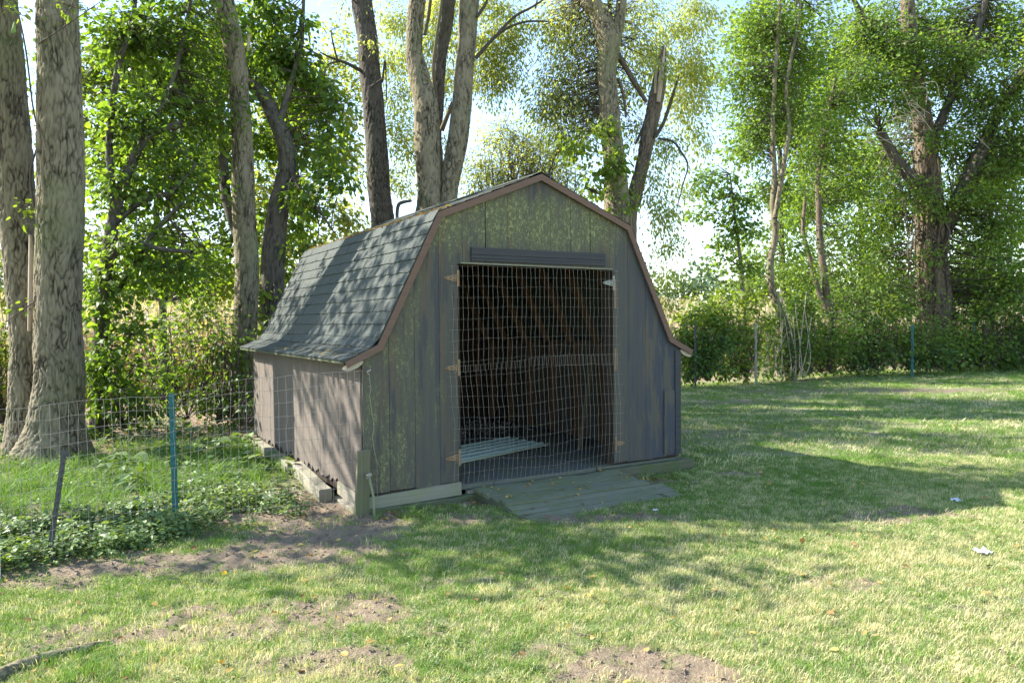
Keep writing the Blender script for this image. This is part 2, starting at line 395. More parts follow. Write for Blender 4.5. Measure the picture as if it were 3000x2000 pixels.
def crown(parent, blobs, shape, size, mat, layers=2.5, droop=.5, anchors=None, clump=55, sig=.26, name='crown', twigs=True, tb=0.0, flat=.6, twr=.012, tn=5):
    """blobs: (x, y, depth, rx_px, ry_px[, density factor]) foliage masses hung at real distances"""
    Cc = []; Aa = []; Nn = []; Sz = []; Tt = []; tw_a = []; tw_b = []; tw_r = []
    for bl in blobs:
        x, y, t, rx, ry = bl[:5]; df = bl[5] if len(bl) > 5 else 1
        c = P(x, y, t); rxm = rx*mpp(t); rym = ry*mpp(t); rd = .8*max(rxm, .6*rym)
        la = {'broad': .5, 'oval': .36, 'slim': .21}[shape]*size*size*.55
        n = int(df*layers*math.pi*rxm*rym/la); nc = max(5, n//clump)
        d = nrm(rng.normal(size=(nc, 3))); d *= (rng.random((nc, 1))**.5)*(1+.28*rng.normal(size=(nc, 1)))
        cc = c+d[:, :1]*RT*rxm+d[:, 1:2]*np.array([0, 0, 1])*rym+d[:, 2:]*FW*rd
        w = rng.gamma(2., 1., nc); w /= w.sum(); idx = rng.choice(nc, n, p=w)
        sg = min(.42, sig*(rxm+rym)/2+.05)
        g = np.clip(rng.normal(size=(n, 3)), -2.2, 2.2)*np.array([sg, sg, sg*flat])
        g[:, 2] -= .25*np.linalg.norm(g[:, :2], axis=1)*droop
        pos = cc[idx]+g
        out = nrm(g+.35*(pos-c)+rng.normal(0, .35*sg, g.shape)); out[:, 2] -= droop
        N0 = np.tile(np.array([0, 0, 1.]), (n, 1))+rng.normal(0, .55, (n, 3))
        ct = rng.normal(.45+tb, .16, nc); tt = np.clip(ct[idx]+rng.normal(0, .13, n), 0, 1)
        Cc.append(pos); Aa.append(out+rng.normal(0, .3, (n, 3))); Nn.append(N0); Sz.append(size*np.clip(rng.normal(.85, .28, n), .35, 1.5)); Tt.append(tt)
        if twigs:
            if anchors is not None:
                an = np.asarray(anchors); k = np.argmin(np.linalg.norm(an[None]-cc[:, None], axis=2)+rng.random((nc, len(an)))*.6, axis=1)
                tw_a.append(an[k]); tw_b.append(cc); tw_r.append(twr*np.ones(nc)*rng.uniform(.6, 1.6, nc))
            m_ = min(n, int(nc*tn)); j = rng.integers(0, n, m_)
            tw_a.append(cc[idx[j]]); tw_b.append(pos[j]); tw_r.append(np.full(m_, twr*.38))
    V, F = leaf_np(np.concatenate(Cc), np.concatenate(Aa), np.concatenate(Nn), np.concatenate(Sz), shape)
    k = len(LEAFS[shape][0]); tag(fast_mesh(name, V, F, np.repeat(np.concatenate(Tt), k), mat, parent), kind='stuff')
    if twigs:
        V, F = twigs_np(np.concatenate(tw_a), np.concatenate(tw_b), np.concatenate(tw_r))
        tag(fast_mesh('twigs', V, F, np.full(len(V), .5), TWIG, parent, True), kind='stuff')
    return len(F)

def trunk_mesh(parent, path, mat, name='trunk', n=72, step=.03, amp=.012, cell=(.055, .24), ground=True, top=0, flare=1.35, wob=.03, flute=0):
    """path bottom -> top: (x, y, depth, width_px)"""
    pts = [P(x, y, t) for x, y, t, w in path]; rr = [w/2*mpp(t)*obl(x) for x, y, t, w in path]
    if ground and pts[0][2] > GZ-.1:
        h = pts[0][2]-GZ
        pts = [np.array([pts[0][0], pts[0][1], GZ-.15])]+pts; rr = [rr[0]*flare]+rr
        if h > 1.2: pts.insert(1, pts[1]*.35+pts[0]*.65); rr.insert(1, rr[1]*1.06)
    if top:
        d = nrm(pts[-1]-pts[-2]); pts.append(pts[-1]+d*top); rr.append(rr[-1]*.45)
    pts = np.array(pts); L = np.linalg.norm(np.diff(pts, axis=0), axis=1).sum(); m_ = max(8, int(L/step))
    path3 = smooth_path(pts, m_); rad = smooth_path(np.array(rr)[:, None]*np.ones(3), m_)[:, 0]
    u = np.arange(m_)*step
    path3 = path3+np.stack([vnoise(np.stack([u*.9, u*0+k*7.7, u*0], 1), 3)-.5 for k in range(3)], 1)*wob*2*np.minimum(1, u/1.)[:, None]
    V, F = tube_np(path3, rad, n)
    cen = np.repeat(path3, n, axis=0); o = nrm(V-cen)
    q = V*np.array([1/cell[0], 1/cell[0], 1/cell[1]])
    q = q+np.stack([fbm(V*np.array([9, 9, 5.]), 5+k_, 2)-.5 for k_ in range(3)], 1)*np.array([2.2, 2.2, 1.3])
    q = q+(fbm(V*np.array([1.7, 1.7, 1.1]), 31, 2)[:, None]-.5)*np.array([5., 5., 3.])
    ck = crack(q, 2); pl = np.clip(ck/.2, 0, 1); ck2 = crack(q*np.array([1.9, 1.9, 1.5])+5.5, 6); pl = .78*pl+.22*np.clip(ck2/.3, 0, 1)
    pl = 1-(1-pl)*np.clip(fbm(V*np.array([7, 7, 3.]), 37, 3)*2.6-.55, .12, 1)
    big = fbm(V*np.array([2.2, 2.2, 1.1]), 9, 3)-.5; fine = vnoise(V*np.array([55, 55, 16]), 4)-.5
    V = V+o*(amp*(pl-.85)+big*amp*1.6+fine*amp*.9)[:, None]
    if flute:                                              # root flare buttresses
        ang = np.arctan2(o[:, 1], o[:, 0]); hgt = np.clip(1-(V[:, 2]-GZ)/.75, 0, 1)**2
        V = V+o*(flute*hgt*(np.sin(ang*4+1.1)*.5+.5))[:, None]
    fast_mesh(name, V, F, np.clip(pl*.8+fine*.4, 0, 1), mat, parent, True)
    return path3
def limb(parent, path, mat, name='limb', n=20, step=.05, amp=.006):
    return trunk_mesh(parent, path, mat, name, n, step, amp, (.05, .2), ground=False, wob=.05)
def px_tube(mb, path, n=6, tint=.5, k=4):
    pts = smooth_path(np.array([P(x, y, t) for x, y, t, w in path]), len(path)*k)
    r = smooth_path(np.array([[w/2*mpp(t)*obl(x)]*3 for x, y, t, w in path]), len(path)*k)[:, 0]
    mb.tube(pts, np.maximum(r, .002), n, tint); return pts

def px_parts(parent, name, mat, paths, n=6):
    for pth in paths:
        mb = MB(); px_tube(mb, pth, n); mb.build(name, mat, parent, smooth=True)
def scatter(name, pts, rot, scl, idx, sources, parent=None):
    me = bpy.data.meshes.new(name); pts = np.asarray(pts, np.float32)
    me.vertices.add(len(pts)); me.vertices.foreach_set('co', pts.ravel())
    for nm, ty, key, val in (('rot', 'FLOAT_VECTOR', 'vector', rot), ('scl', 'FLOAT', 'value', scl), ('idx', 'INT', 'value', idx)):
        a = me.attributes.new(nm, ty, 'POINT')
        a.data.foreach_set(key, np.asarray(val, np.int32 if ty == 'INT' else np.float32).ravel())
    o = link(name, me, parent)
    g = bpy.data.node_groups.new(name, 'GeometryNodeTree')
    g.interface.new_socket('Geometry', in_out='INPUT', socket_type='NodeSocketGeometry')
    g.interface.new_socket('Geometry', in_out='OUTPUT', socket_type='NodeSocketGeometry')
    gi = g.nodes.new('NodeGroupInput'); go = g.nodes.new('NodeGroupOutput'); ip = g.nodes.new('GeometryNodeInstanceOnPoints'); jn = g.nodes.new('GeometryNodeJoinGeometry')
    for s_ in sources:
        oi = g.nodes.new('GeometryNodeObjectInfo'); oi.inputs['Object'].default_value = s_; oi.inputs['As Instance'].default_value = True
        g.links.new(oi.outputs['Geometry'], jn.inputs[0])
    def na(nm, ty):
        x = g.nodes.new('GeometryNodeInputNamedAttribute'); x.data_type = ty; x.inputs['Name'].default_value = nm
        return [q for q in x.outputs if q.enabled][0]
    er = g.nodes.new('FunctionNodeEulerToRotation'); g.links.new(na('rot', 'FLOAT_VECTOR'), er.inputs[0])
    g.links.new(gi.outputs[0], ip.inputs['Points']); g.links.new(jn.outputs[0], ip.inputs['Instance'])
    ip.inputs['Pick Instance'].default_value = True
    g.links.new(na('idx', 'INT'), ip.inputs['Instance Index']); g.links.new(er.outputs[0], ip.inputs['Rotation']); g.links.new(na('scl', 'FLOAT'), ip.inputs['Scale'])
    g.links.new(ip.outputs[0], go.inputs[0])
    md = o.modifiers.new('scatter', 'NODES'); md.node_group = g
    return o
def source(name, V, F, tint, mat):
    o = fast_mesh(name, V, F, tint, mat); COL.objects.unlink(o); return o

# ------------------------------------------------------------------ ground
RH = np.array([R0[0], R0[1]]); FH = np.array([math.sin(YAW), math.cos(YAW)])
BARE = [(60, 1330, .5, .16, .8), (200, 1302, .6, .2, 1), (380, 1288, .6, .2, 1), (560, 1274, .6, .2, 1), (700, 1254, .5, .22, .9), (800, 1240, .35, .25, .7),
        (560, 1400, .5, .15, .75), (760, 1400, .55, .24, .9), (760, 1165, .5, .5, 1.), (830, 1205, .5, .28, 1.), (720, 1225, .5, .22, .95), (640, 1255, .5, .18, .9), (720, 1110, .4, .6, .6), (960, 1150, .75, .26, 1), (900, 1180, .4, .2, .9),
        (1480, 1085, .3, .16, .9), (1500, 1105, .3, .12, .8), (1470, 1530, .42, .2, 1), (1240, 1500, .3, .12, .7), (820, 1520, .45, .15, .7), (330, 1455, .5, .15, .75), (640, 1450, .4, .14, .7),
        (1680, 1087, .28, .12, .8), (2060, 898, 3., .5, .75), (1640, 925, 1., .35, .6), (1850, 872, 3., .6, .6), (1610, 990, .5, .5, .5), (2090, 1180, .45, .2, .65), (1960, 1345, .35, .13, .65), (1320, 1190, .5, .13, .9), (1500, 1190, .3, .1, .6),
        (2150, 1400, .3, .12, .5), (1100, 1330, .3, .1, .5), (980, 1440, .35, .12, .55), (1800, 1480, .3, .1, .5), (100, 1500, .4, .15, .6)]
BC = [(G(x, y)[:2], a, b, s) for x, y, a, b, s in [(x, y, a*(.8 if y > 1330 else 1), b*(.8 if y > 1330 else 1), s*(.85 if y > 1330 and x != 1470 else 1)) for x, y, a, b, s in BARE]]
def bare_at(x, y):
    p = np.stack([x, y], 1); r = np.zeros(len(x))
    wob = (fbm(np.stack([x*3.1, y*3.1, x*0], 1), 21, 4)-.5)*2.6
    for c, a, b, s in BC:
        d = p-c; e = np.sqrt(((d@RH)/a)**2+((d@FH)/b)**2)+wob
        r = np.maximum(r, s*np.clip(1.75-e, 0, 1)**.7)
    th = np.clip((y-3.2)/2.5, 0, 1)*np.clip((4.5-x)/1.5, 0, 1)*.95      # leaf-littered earth under the trees
    th = np.maximum(th, np.clip((y-8.2)/1.2, 0, 1)*np.clip((x-4)/2, 0, 1)*np.clip(1.35-.05*np.abs(x-9), .2, 1))
    return np.clip(np.maximum(r, th)+.35*(fbm(np.stack([x*1.3, y*1.3, x*0], 1), 33, 3)-.55), 0, 1)
def ground_z(x, y, b=None):
    q = np.stack([x, y, x*0], 1)
    z = GZ+.05*(fbm(q*.55, 41, 2)-.5)
    if b is not None:
        z = z+b*((.05*(fbm(q*9, 43, 3)-.5)+.045*(vnoise(q*17, 47)-.5)))+.012*(vnoise(q*18, 48)-.5)
    f = np.clip((np.hypot(x-2, y-1)-40)/100, 0, 1)
    return z-f*.3
def axis(lo, hi, a, b, d):
    core = np.arange(a, b, d); L = [a]; s = d
    while L[-1] > lo: s *= 1.22; L.append(L[-1]-s)
    Rr = [core[-1]]; s = d
    while Rr[-1] < hi: s *= 1.22; Rr.append(Rr[-1]+s)
    return np.concatenate([np.array(L[:0:-1]), core, np.array(Rr[1:])])
gx = axis(-500, 600, -4, 6, .035); gy = axis(-60, 700, -5, 4.2, .035)
X, Y = np.meshgrid(gx, gy); X = X.ravel(); Y = Y.ravel()
b_ = bare_at(X, Y); Z = ground_z(X, Y, b_)
inb = (X > .06) & (X < 3.6) & (Y > .06) & (Y < 4.28); Z[inb] = GZ-.08
nx = len(gx); i, j = np.meshgrid(np.arange(len(gy)-1), np.arange(nx-1), indexing='ij'); q = (i*nx+j).ravel()
tag(fast_mesh('ground', np.stack([X, Y, Z], 1), np.stack([q, q+1, q+nx+1, q+nx], 1), b_, GROUND, None, True), 'mown yard with dry thatch and bare earth patches', kind='structure')
def gz(x, y): x = np.atleast_1d(np.asarray(x, float)); y = np.atleast_1d(np.asarray(y, float)); return ground_z(x, y, bare_at(x, y))

# ------------------------------------------------------------------ the shed
W, L, DX0, DX1, DT = 3.66, 4.33, .92, 2.74, 2.025
PRO = [(-.165, 1.161), (.131, 1.302), (.719, 2.486), (1.83, 2.929), (W-.719, 2.486), (W-.131, 1.302), (W+.165, 1.161)]
PX_ = np.array([p[0] for p in PRO]); PZ_ = np.array([p[1] for p in PRO])
def prof(x): return float(np.interp(x, PX_, PZ_))
shed = empty('garden_shed', (0, 0, 0), 'weathered barn-shaped shed with gambrel shingle roof and open wire-covered doorway', 'shed')
def extrude(poly, y0, y1):                                    # polygon in x,z between two y planes
    n = len(poly); v = [(x, y0, z) for x, z in poly]+[(x, y1, z) for x, z in poly]
    f = [list(range(n)), list(range(2*n-1, n-1, -1))]+[[(k+1) % n, k, k+n, (k+1) % n+n] for k in range(n)]
    return v, f
bw = W/15
for k in range(15):
    x0, x1 = k*bw+.0016, (k+1)*bw-.0016
    if k % 5 == 0 and k: x0 += .0035
    if k % 5 == 4: x1 -= .0035
    br = [p for p in PX_ if x0 < p < x1]
    top = [(x, prof(x)-.035) for x in [x1]+sorted(br, reverse=True)+[x0]]
    lo = -.0+rng.normal(0, .006)
    if x1 < DX0: poly = [(x0, lo), (x1, lo)]+top
    elif x0 < DX0: poly = [(x0, lo+.01), (DX0, lo+.012), (DX0, DT), (x1, DT)]+top
    elif x1 <= DX1: poly = [(x0, DT), (x1, DT)]+top
    elif x0 < DX1: poly = [(x0, DT), (DX1, DT), (DX1, lo), (x1, lo)]+top
    else:
        zc = [(x0, lo), (x0+bw*.3, lo+rng.uniform(-.01, .015)), (x0+bw*.62, lo+rng.uniform(0, .02)), (x1, lo)]
        poly = zc+top
    v, f = extrude(poly, -.010+rng.normal(0, .0003), .004); MB().add(v, f).build('siding_board', SIDING, shed)
# dark sheathing behind the boards
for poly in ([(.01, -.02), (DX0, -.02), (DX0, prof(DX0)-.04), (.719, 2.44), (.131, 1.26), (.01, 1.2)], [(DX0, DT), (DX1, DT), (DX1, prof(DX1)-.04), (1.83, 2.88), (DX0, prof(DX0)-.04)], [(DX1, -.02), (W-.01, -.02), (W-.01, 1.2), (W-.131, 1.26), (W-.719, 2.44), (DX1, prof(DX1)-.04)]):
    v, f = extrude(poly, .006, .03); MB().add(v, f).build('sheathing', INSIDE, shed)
# small patch board and corner strip on the right, corner strip shows the gap
MB().box((3.425, -.024, .03), (3.575, -.0125, .72)).build('patch_board', SIDING, shed)
MB().box((3.585, -.026, .02), (3.665, -.0125, 1.17)).build('corner_strip', HEADER, shed)
# left wall
yy = 0.02; ks = [0.02]
while yy < L-.2: yy += .306; ks.append(min(yy, L))
ks[-1] = L
for k in range(len(ks)-1):
    y0, y1 = ks[k]+.0028, ks[k+1]-.0028
    if k % 4 == 0 and k: y0 += .004
    jag = [(y0+(y1-y0)*q, rng.uniform(-.05, .03) if 1 < k < 12 else rng.uniform(-.02, .01)) for q in (0, .22, .45, .7, 1)]
    poly = jag+[(y1, 1.235), (y0, 1.235)]; n = len(poly)
    dx = rng.normal(0, .0004)
    v = [(-.011+dx+(.012 if z < .1 and False else 0), y, z) for y, z in poly]+[(.004, y, z) for y, z in poly]
    f = [list(range(n-1, -1, -1)), list(range(n, 2*n))]+[[q, (q+1) % n, (q+1) % n+n, q+n] for q in range(n)]
    MB().add(v, f).build('siding_board', SIDE_L, shed)
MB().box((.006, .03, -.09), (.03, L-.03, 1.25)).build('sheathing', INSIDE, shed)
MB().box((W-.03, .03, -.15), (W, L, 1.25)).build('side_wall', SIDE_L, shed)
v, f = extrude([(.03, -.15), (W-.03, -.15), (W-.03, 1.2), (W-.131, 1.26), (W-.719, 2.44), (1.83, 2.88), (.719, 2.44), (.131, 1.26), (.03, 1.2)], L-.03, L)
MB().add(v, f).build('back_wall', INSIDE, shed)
# floor, threshold
fl = MB(); fl.box((.04, .012, -.075), (1.30, L-.04, -.03)); fl.build('floor_board', FLOOR, shed)
MB().box((1.308, .012, -.075), (2.52, L-.04, -.032)).build('floor_board', FLOOR, shed)
MB().box((2.528, .012, -.075), (W-.04, L-.04, -.029)).build('floor_board', FLOOR, shed)
# ribs of the frame: stud, steep rafter, upper rafter each side
for k in range(8):
    y = .14+k*.575
    for s in (0, 1):
        mx = lambda x: W-x if s else x
        MB().beam((mx(.075), y, -.03), (mx(.075), y, 1.22), .04, .085, (1, 0, 0)).build('stud', RIB, shed)
        MB().beam((mx(.155), y, 1.22), (mx(.745), y, 2.40), .042, .09, (1, 0, .4) if not s else (-1, 0, .4)).build('rafter', RIB, shed)
        MB().beam((mx(.75), y+.045, 2.42), (1.83, y+.045, 2.84), .04, .09, (0, 0, 1)).build('rafter', RIB, shed)
for k in range(6):
    x = .3+k*.61
    MB().box((x, L-.12, -.03), (x+.045, L-.032, prof(x)-.12)).build('stud', RIB, shed)
# door frame
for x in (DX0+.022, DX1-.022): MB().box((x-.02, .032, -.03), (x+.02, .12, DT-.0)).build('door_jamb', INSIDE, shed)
MB().box((DX0, .032, DT), (DX1, .12, DT+.12)).build('door_lintel', RIB, shed)
# header over the door
hd = MB().box((1.06, -.022, 2.055), (2.62, -.0125, 2.185)).build('door_header', HEADER, shed)
for z0, z1, yo in ((2.058, 2.083, -.034), (2.087, 2.112, -.033), (2.116, 2.183, -.036)): MB().box((1.062, yo, z0), (2.618, -.0235, z1), jit=.001).build('header_strip', HEADER, hd)
MB().beam((.95, -.02, 2.036), (2.72, -.02, 2.026), .018, .012).build('drip_edge', PALE, shed)

# --- roof
def roof_slab(a, b, name='roof_deck', off=0.0, th=.014, mat=SHINGLE):
    (x0, z0), (x1, z1) = a, b; d = np.array([x1-x0, z1-z0]); d /= np.linalg.norm(d); n = np.array([-d[1], d[0]])
    if n[1] < 0: n = -n
    poly = [(x0, z0), (x1, z1), (x1-n[0]*th, z1-n[1]*th), (x0-n[0]*th, z0-n[1]*th)]
    v, f = extrude(poly, -.03, L+.06); return MB().add(v, f).build(name, mat, shed)
for k in range(6): roof_slab(PRO[k], PRO[k+1])
# shingles of the lower left slope, one tab each
lp = smooth_path(np.array([(-.168, 0, 1.160), (-.02, 0, 1.228), (.10, 0, 1.285), (.15, 0, 1.345), (.25, 0, 1.545), (.45, 0, 1.945), (.722, 0, 2.489)]), 400)
sl_ = np.concatenate([[0], np.cumsum(np.linalg.norm(np.diff(lp, axis=0), axis=1))]); LT = sl_[-1]
EXPO = .129
tabs = []
for q in range(4):
    w, h = .298, .152; n = 6
    xs = np.linspace(0, w, n); lo = rng.normal(0, .003, n); hi_ = .016+rng.normal(0, .002, n); hi_[0] -= .002; hi_[-1] -= .001*q
    v = [(0+lo[k], xs[k], 0.0) for k in range(n)]+[(0+lo[k], xs[k], hi_[k]) for k in range(n)]+[(h, xs[k], .003) for k in range(n)]+[(h, xs[k], 0) for k in range(n)]
    f = []
    for k in range(n-1): f += [[k+1, k, n+k, n+k+1], [n+k, 2*n+k, 2*n+k+1, n+k+1][::-1], [2*n+k, 3*n+k, 3*n+k+1, 2*n+k+1][::-1]]
    f += [[0, n, 2*n, 3*n][::-1], [n-1, 2*n-1, 3*n-1, 4*n-1]]
    o_ = MB().add(np.array(v), f).build('tmp_tab', SHINGLE); tabs.append(o_.data); bpy.data.objects.remove(o_)
rows = int(LT/EXPO)
for r in range(rows+1):
    s0 = r*EXPO; s1 = min(s0+.14, LT)
    a = np.array([np.interp(s0, sl_, lp[:, c]) for c in (0, 2)]); b = np.array([np.interp(s1, sl_, lp[:, c]) for c in (0, 2)])
    d = (b-a)/np.linalg.norm(b-a); n = np.array([-d[1], d[0]])
    y = -.045+(-.15 if r % 2 else -.02); q = 0
    while y < L+.06:
        y0 = max(y, -.045); y1 = min(y+.304, L+.075); wd = y1-y0
        if wd > .03:
            o_ = link('shingle', tabs[rng.integers(4)], shed)
            M = Matrix(((d[0], 0, n[0], a[0]+n[0]*.004), (0, 1, 0, y0+.0006), (d[1], 0, n[1], a[1]+n[1]*.004), (0, 0, 0, 1)))
            sx = .82 if s0+.15 > LT else 1
            o_.matrix_world = M @ Matrix.Rotation(rng.normal(0, .004), 4, 'X') @ Matrix.Diagonal((sx, (wd-.0012)/.298, 1, 1))
        y += .304
# courses on the three slopes seen only edge-on
for k, rws in ((2, 8), (3, 8), (4, 10), (5, 2)):
    (x0, z0), (x1, z1) = PRO[k], PRO[k+1]
    if z1 < z0: (x0, z0), (x1, z1) = (x1, z1), (x0, z0)
    a = np.array([x0, z0]); d = np.array([x1-x0, z1-z0]); Ls = np.linalg.norm(d); d /= Ls; n = np.array([-d[1], d[0]])
    if n[1] < 0: n = -n
    for r in range(rws):
        p0 = a+d*Ls*r/rws; p1 = a+d*min(Ls*(r+1)/rws+.02, Ls)
        poly = [tuple(p0+n*.002), tuple(p1+n*.002), tuple(p1+n*.005), tuple(p0+n*.011)]
        ny = 20; ys = np.linspace(-.045, L+.07, ny); v = []; f = []
        for y in ys: v += [(px, y, pz+rng.normal(0, .0015)) for px, pz in poly]
        for u in range(ny-1):
            for c in range(4): f.append([u*4+c, u*4+(c+1) % 4, (u+1)*4+(c+1) % 4, (u+1)*4+c])
        MB().add(v, f).build('shingle_course', SHINGLE, shed)
MB().add(*extrude([(1.73, 2.905), (1.83, 2.944), (1.93, 2.905), (1.93, 2.912), (1.83, 2.954), (1.73, 2.912)], -.05, L+.07)).build('ridge_cap', SHINGLE, shed)
# brown rake boards
for k in range(6):
    (x0, z0), (x1, z1) = PRO[k], PRO[k+1]; d = np.array([x1-x0, z1-z0]); d /= np.linalg.norm(d); n = np.array([-d[1], d[0]])
    if n[1] < 0: n = -n
    h = .06
    def corner(j, dn):                                         # mitred joint
        x, z = PRO[j]
        if 0 < j < 6:
            e0 = np.array(PRO[j])-np.array(PRO[j-1]); e1 = np.array(PRO[j+1])-np.array(PRO[j]); e0 /= np.linalg.norm(e0); e1 /= np.linalg.norm(e1)
            n0 = np.array([-e0[1], e0[0]]); n1 = np.array([-e1[1], e1[0]]); mm = (n0+n1)/np.linalg.norm(n0+n1); mm = mm/(mm@n0)
            return (x+mm[0]*dn, z+mm[1]*dn)
        return (x+n[0]*dn, z+n[1]*dn)
    poly = [corner(k, -h), corner(k+1, -h), corner(k+1, -.001), corner(k, -.001)]
    v, f = extrude(poly, -.052+.001*(k % 2), -.031); MB().add(v, f).build('rake_board', TRIM, shed)
# rafter tails under the left eave, one round-sawn end at the front corner, one on the right
for k in range(8):
    y = .14+k*.575
    MB().beam((-.128, y, 1.142), (.0, y, 1.20), .045, .045).build('rafter_tail', RIB, shed)
for sgn, x0 in ((-1, 0), (1, W)):
    v = []; n = 12
    for yq in (-.028, .05):
        for q in range(n):
            th = 2*math.pi*q/n; u, w_ = .082*math.cos(th), .03*math.sin(th)
            v.append((x0+sgn*(.078+u), yq, 1.125-u*.38*1+w_*1.0-.002))
    f = [list(range(n)), list(range(2*n-1, n-1, -1))]+[[(q+1) % n, q, q+n, (q+1) % n+n] for q in range(n)]
    MB().add(v, f).build('rafter_tail', ENDG, shed)
MB().beam((-.172, -.03, 1.149), (-.172, L+.06, 1.149), .006, .014).build('drip_edge', MOSSY, shed)
# moss in a few joints and litter lying along the upper break of the roof are loose leaves (see below)

# --- hinges
def hinge(x, z, sgn, mat, yy=-.012, Ls=.135, plate=True):
    h = empty('tmp', (0, 0, 0)); bpy.data.objects.remove(h)
    pts = [(x, z-.036), (x+sgn*Ls*.85, z-.013), (x+sgn*Ls, z), (x+sgn*Ls*.85, z+.013), (x, z+.036)]
    if sgn < 0: pts = pts[::-1]
    v, f = extrude(pts, yy-.006, yy); o = MB().add(v, f).build('strap_hinge', mat, shed)
    for u, dz in ((.2, .016), (.2, -.016), (.5, 0), (.82, 0)):
        xx = x+sgn*Ls*u; n = 7
        MB().add([(xx+.006*math.cos(6.283*q/n), yy-.009, z+dz+.006*math.sin(6.283*q/n)) for q in range(n)]+[(xx+.006*math.cos(6.283*q/n), yy-.006, z+dz+.006*math.sin(6.283*q/n)) for q in range(n)],
                 [list(range(n))[::-1]]+[[q, (q+1) % n, (q+1) % n+n, q+n] for q in range(n)]).build('bolt', BOLT, o)
    if plate:
        MB().box((x+.002*sgn if sgn > 0 else x-.002, yy-.004, z-.075), (x+.024, yy-.001, z+.075)).build('hinge_leaf', ZINC if mat is ZINC else RUST, o)
    t_ = np.array([(x+.004, yy-.008, z-.04), (x+.004, yy-.008, z+.04)])
    MB().tube(t_, .008, 8).build('hinge_pin', mat, o)
for z in (1.895, 1.07, .235): hinge(DX0-.004, z, -1, RUST)
hinge(DX1-.012, 1.885, -1, ZINC); hinge(DX1+.004, .2, 1, RUST)
MB().box((DX1+.006, -.0145, 1.62), (DX1+.028, -.012, 1.92)).build('rust_plate', RUST, shed)
MB().box((DX1+.006, -.0145, .97), (DX1+.028, -.012, 1.2)).build('rust_plate', RUST, shed)
# --- skirting and sill timbers
v = [(.02, -.04, -.022), (.93, -.04, .012), (.93, -.04, -.108), (.02, -.04, -.128)]
MB().add(v+[(x, -.0125, z) for x, y, z in v], [[3, 2, 1, 0], [4, 5, 6, 7]]+[[q, (q+1) % 4, (q+1) % 4+4, q+4] for q in range(4)]).build('skirt_board', PALE, shed)
def timber(name, a, b, w, h, mat, parent=None, sag=.004):
    a = np.array(a, float); b = np.array(b, float); n = 14; pth = np.array([a+(b-a)*k/(n-1) for k in range(n)])
    pth[:, 2] += rng.normal(0, sag, n)*.5; d = nrm(b-a); s_ = np.cross(d, [0, 0, 1]); s_ /= np.linalg.norm(s_)
    sec = [(-.5, -.42), (-.42, -.5), (.42, -.5), (.5, -.42), (.5, .43), (.43, .5), (-.43, .5), (-.5, .43)]
    v = []; f = []
    for k in range(n):
        for u, q in sec: v.append(pth[k]+s_*u*w+np.array([0, 0, 1])*q*h+rng.normal(0, sag*.5, 3))
    for k in range(n-1):
        for q in range(8): f.append([k*8+q, k*8+(q+1) % 8, (k+1)*8+(q+1) % 8, (k+1)*8+q])
    f += [list(range(8))[::-1], list(range((n-1)*8, n*8))]
    return MB().add(v, f).build(name, mat, parent)
timber('sill_timber', (-.02, -.035, -.175), (1.18, -.03, -.165), .09, .10, MOSSY, shed)
timber('sill_timber', (1.0, .0, -.118), (1.2, .0, -.116), .05, .07, PALE, shed)
timber('sill_timber', (2.55, -.01, -.115), (3.80, -.03, -.11), .12, .12, MOSSY, shed)
MB().beam((-.028, .03, -.075), (-.028, .62, -.05), .02, .12).build('skirt_board', PALE_Y, shed)
timber('sill_timber', (-.04, .0, -.16), (-.04, .6, -.16), .09, .07, PALE_Y, shed)
tag(timber('landscape_timber', (-.17, .55, -.10), (-.055, 2.0, -.085), .12, .13, PALE_Y), 'pale weathered timber lying against the shed side nearest its front corner', 'timber', 'timbers along the shed side')
tag(timber('landscape_timber', (-.09, 2.06, -.10), (-.05, 4.25, -.10), .11, .12, PALE_Y), 'long timber at the foot of the shed side toward the trees', 'timber', 'timbers along the shed side')
# upright stake board and thin white stake at the corner
v = []
for (x, z, w) in ((-.05, GZ-.12, .12), (-.02, .40, .105)): v += [(x-w/2, -.085, z), (x+w/2, -.10, z), (x+w/2, -.065, z), (x-w/2, -.05, z)]
tag(MB().add(v, [[0, 1, 5, 4], [1, 2, 6, 5], [2, 3, 7, 6], [3, 0, 4, 7], [4, 5, 6, 7], [3, 2, 1, 0]]).build('stake_board', STUD), 'short mossy board standing upright against the shed corner', 'board')
st = MB(); st.tube(np.array([(.04, -.16, GZ-.1), (.035, -.155, 0), (.0, -.145, .19)]), .011, 8)
st.tube(np.array([(-.025, -.15, .185), (.02, -.14, .2)]), .018, 8)
tag(st.build('white_stake', PALE), 'thin whitish stake with knobbed top beside the shed corner', 'stake')

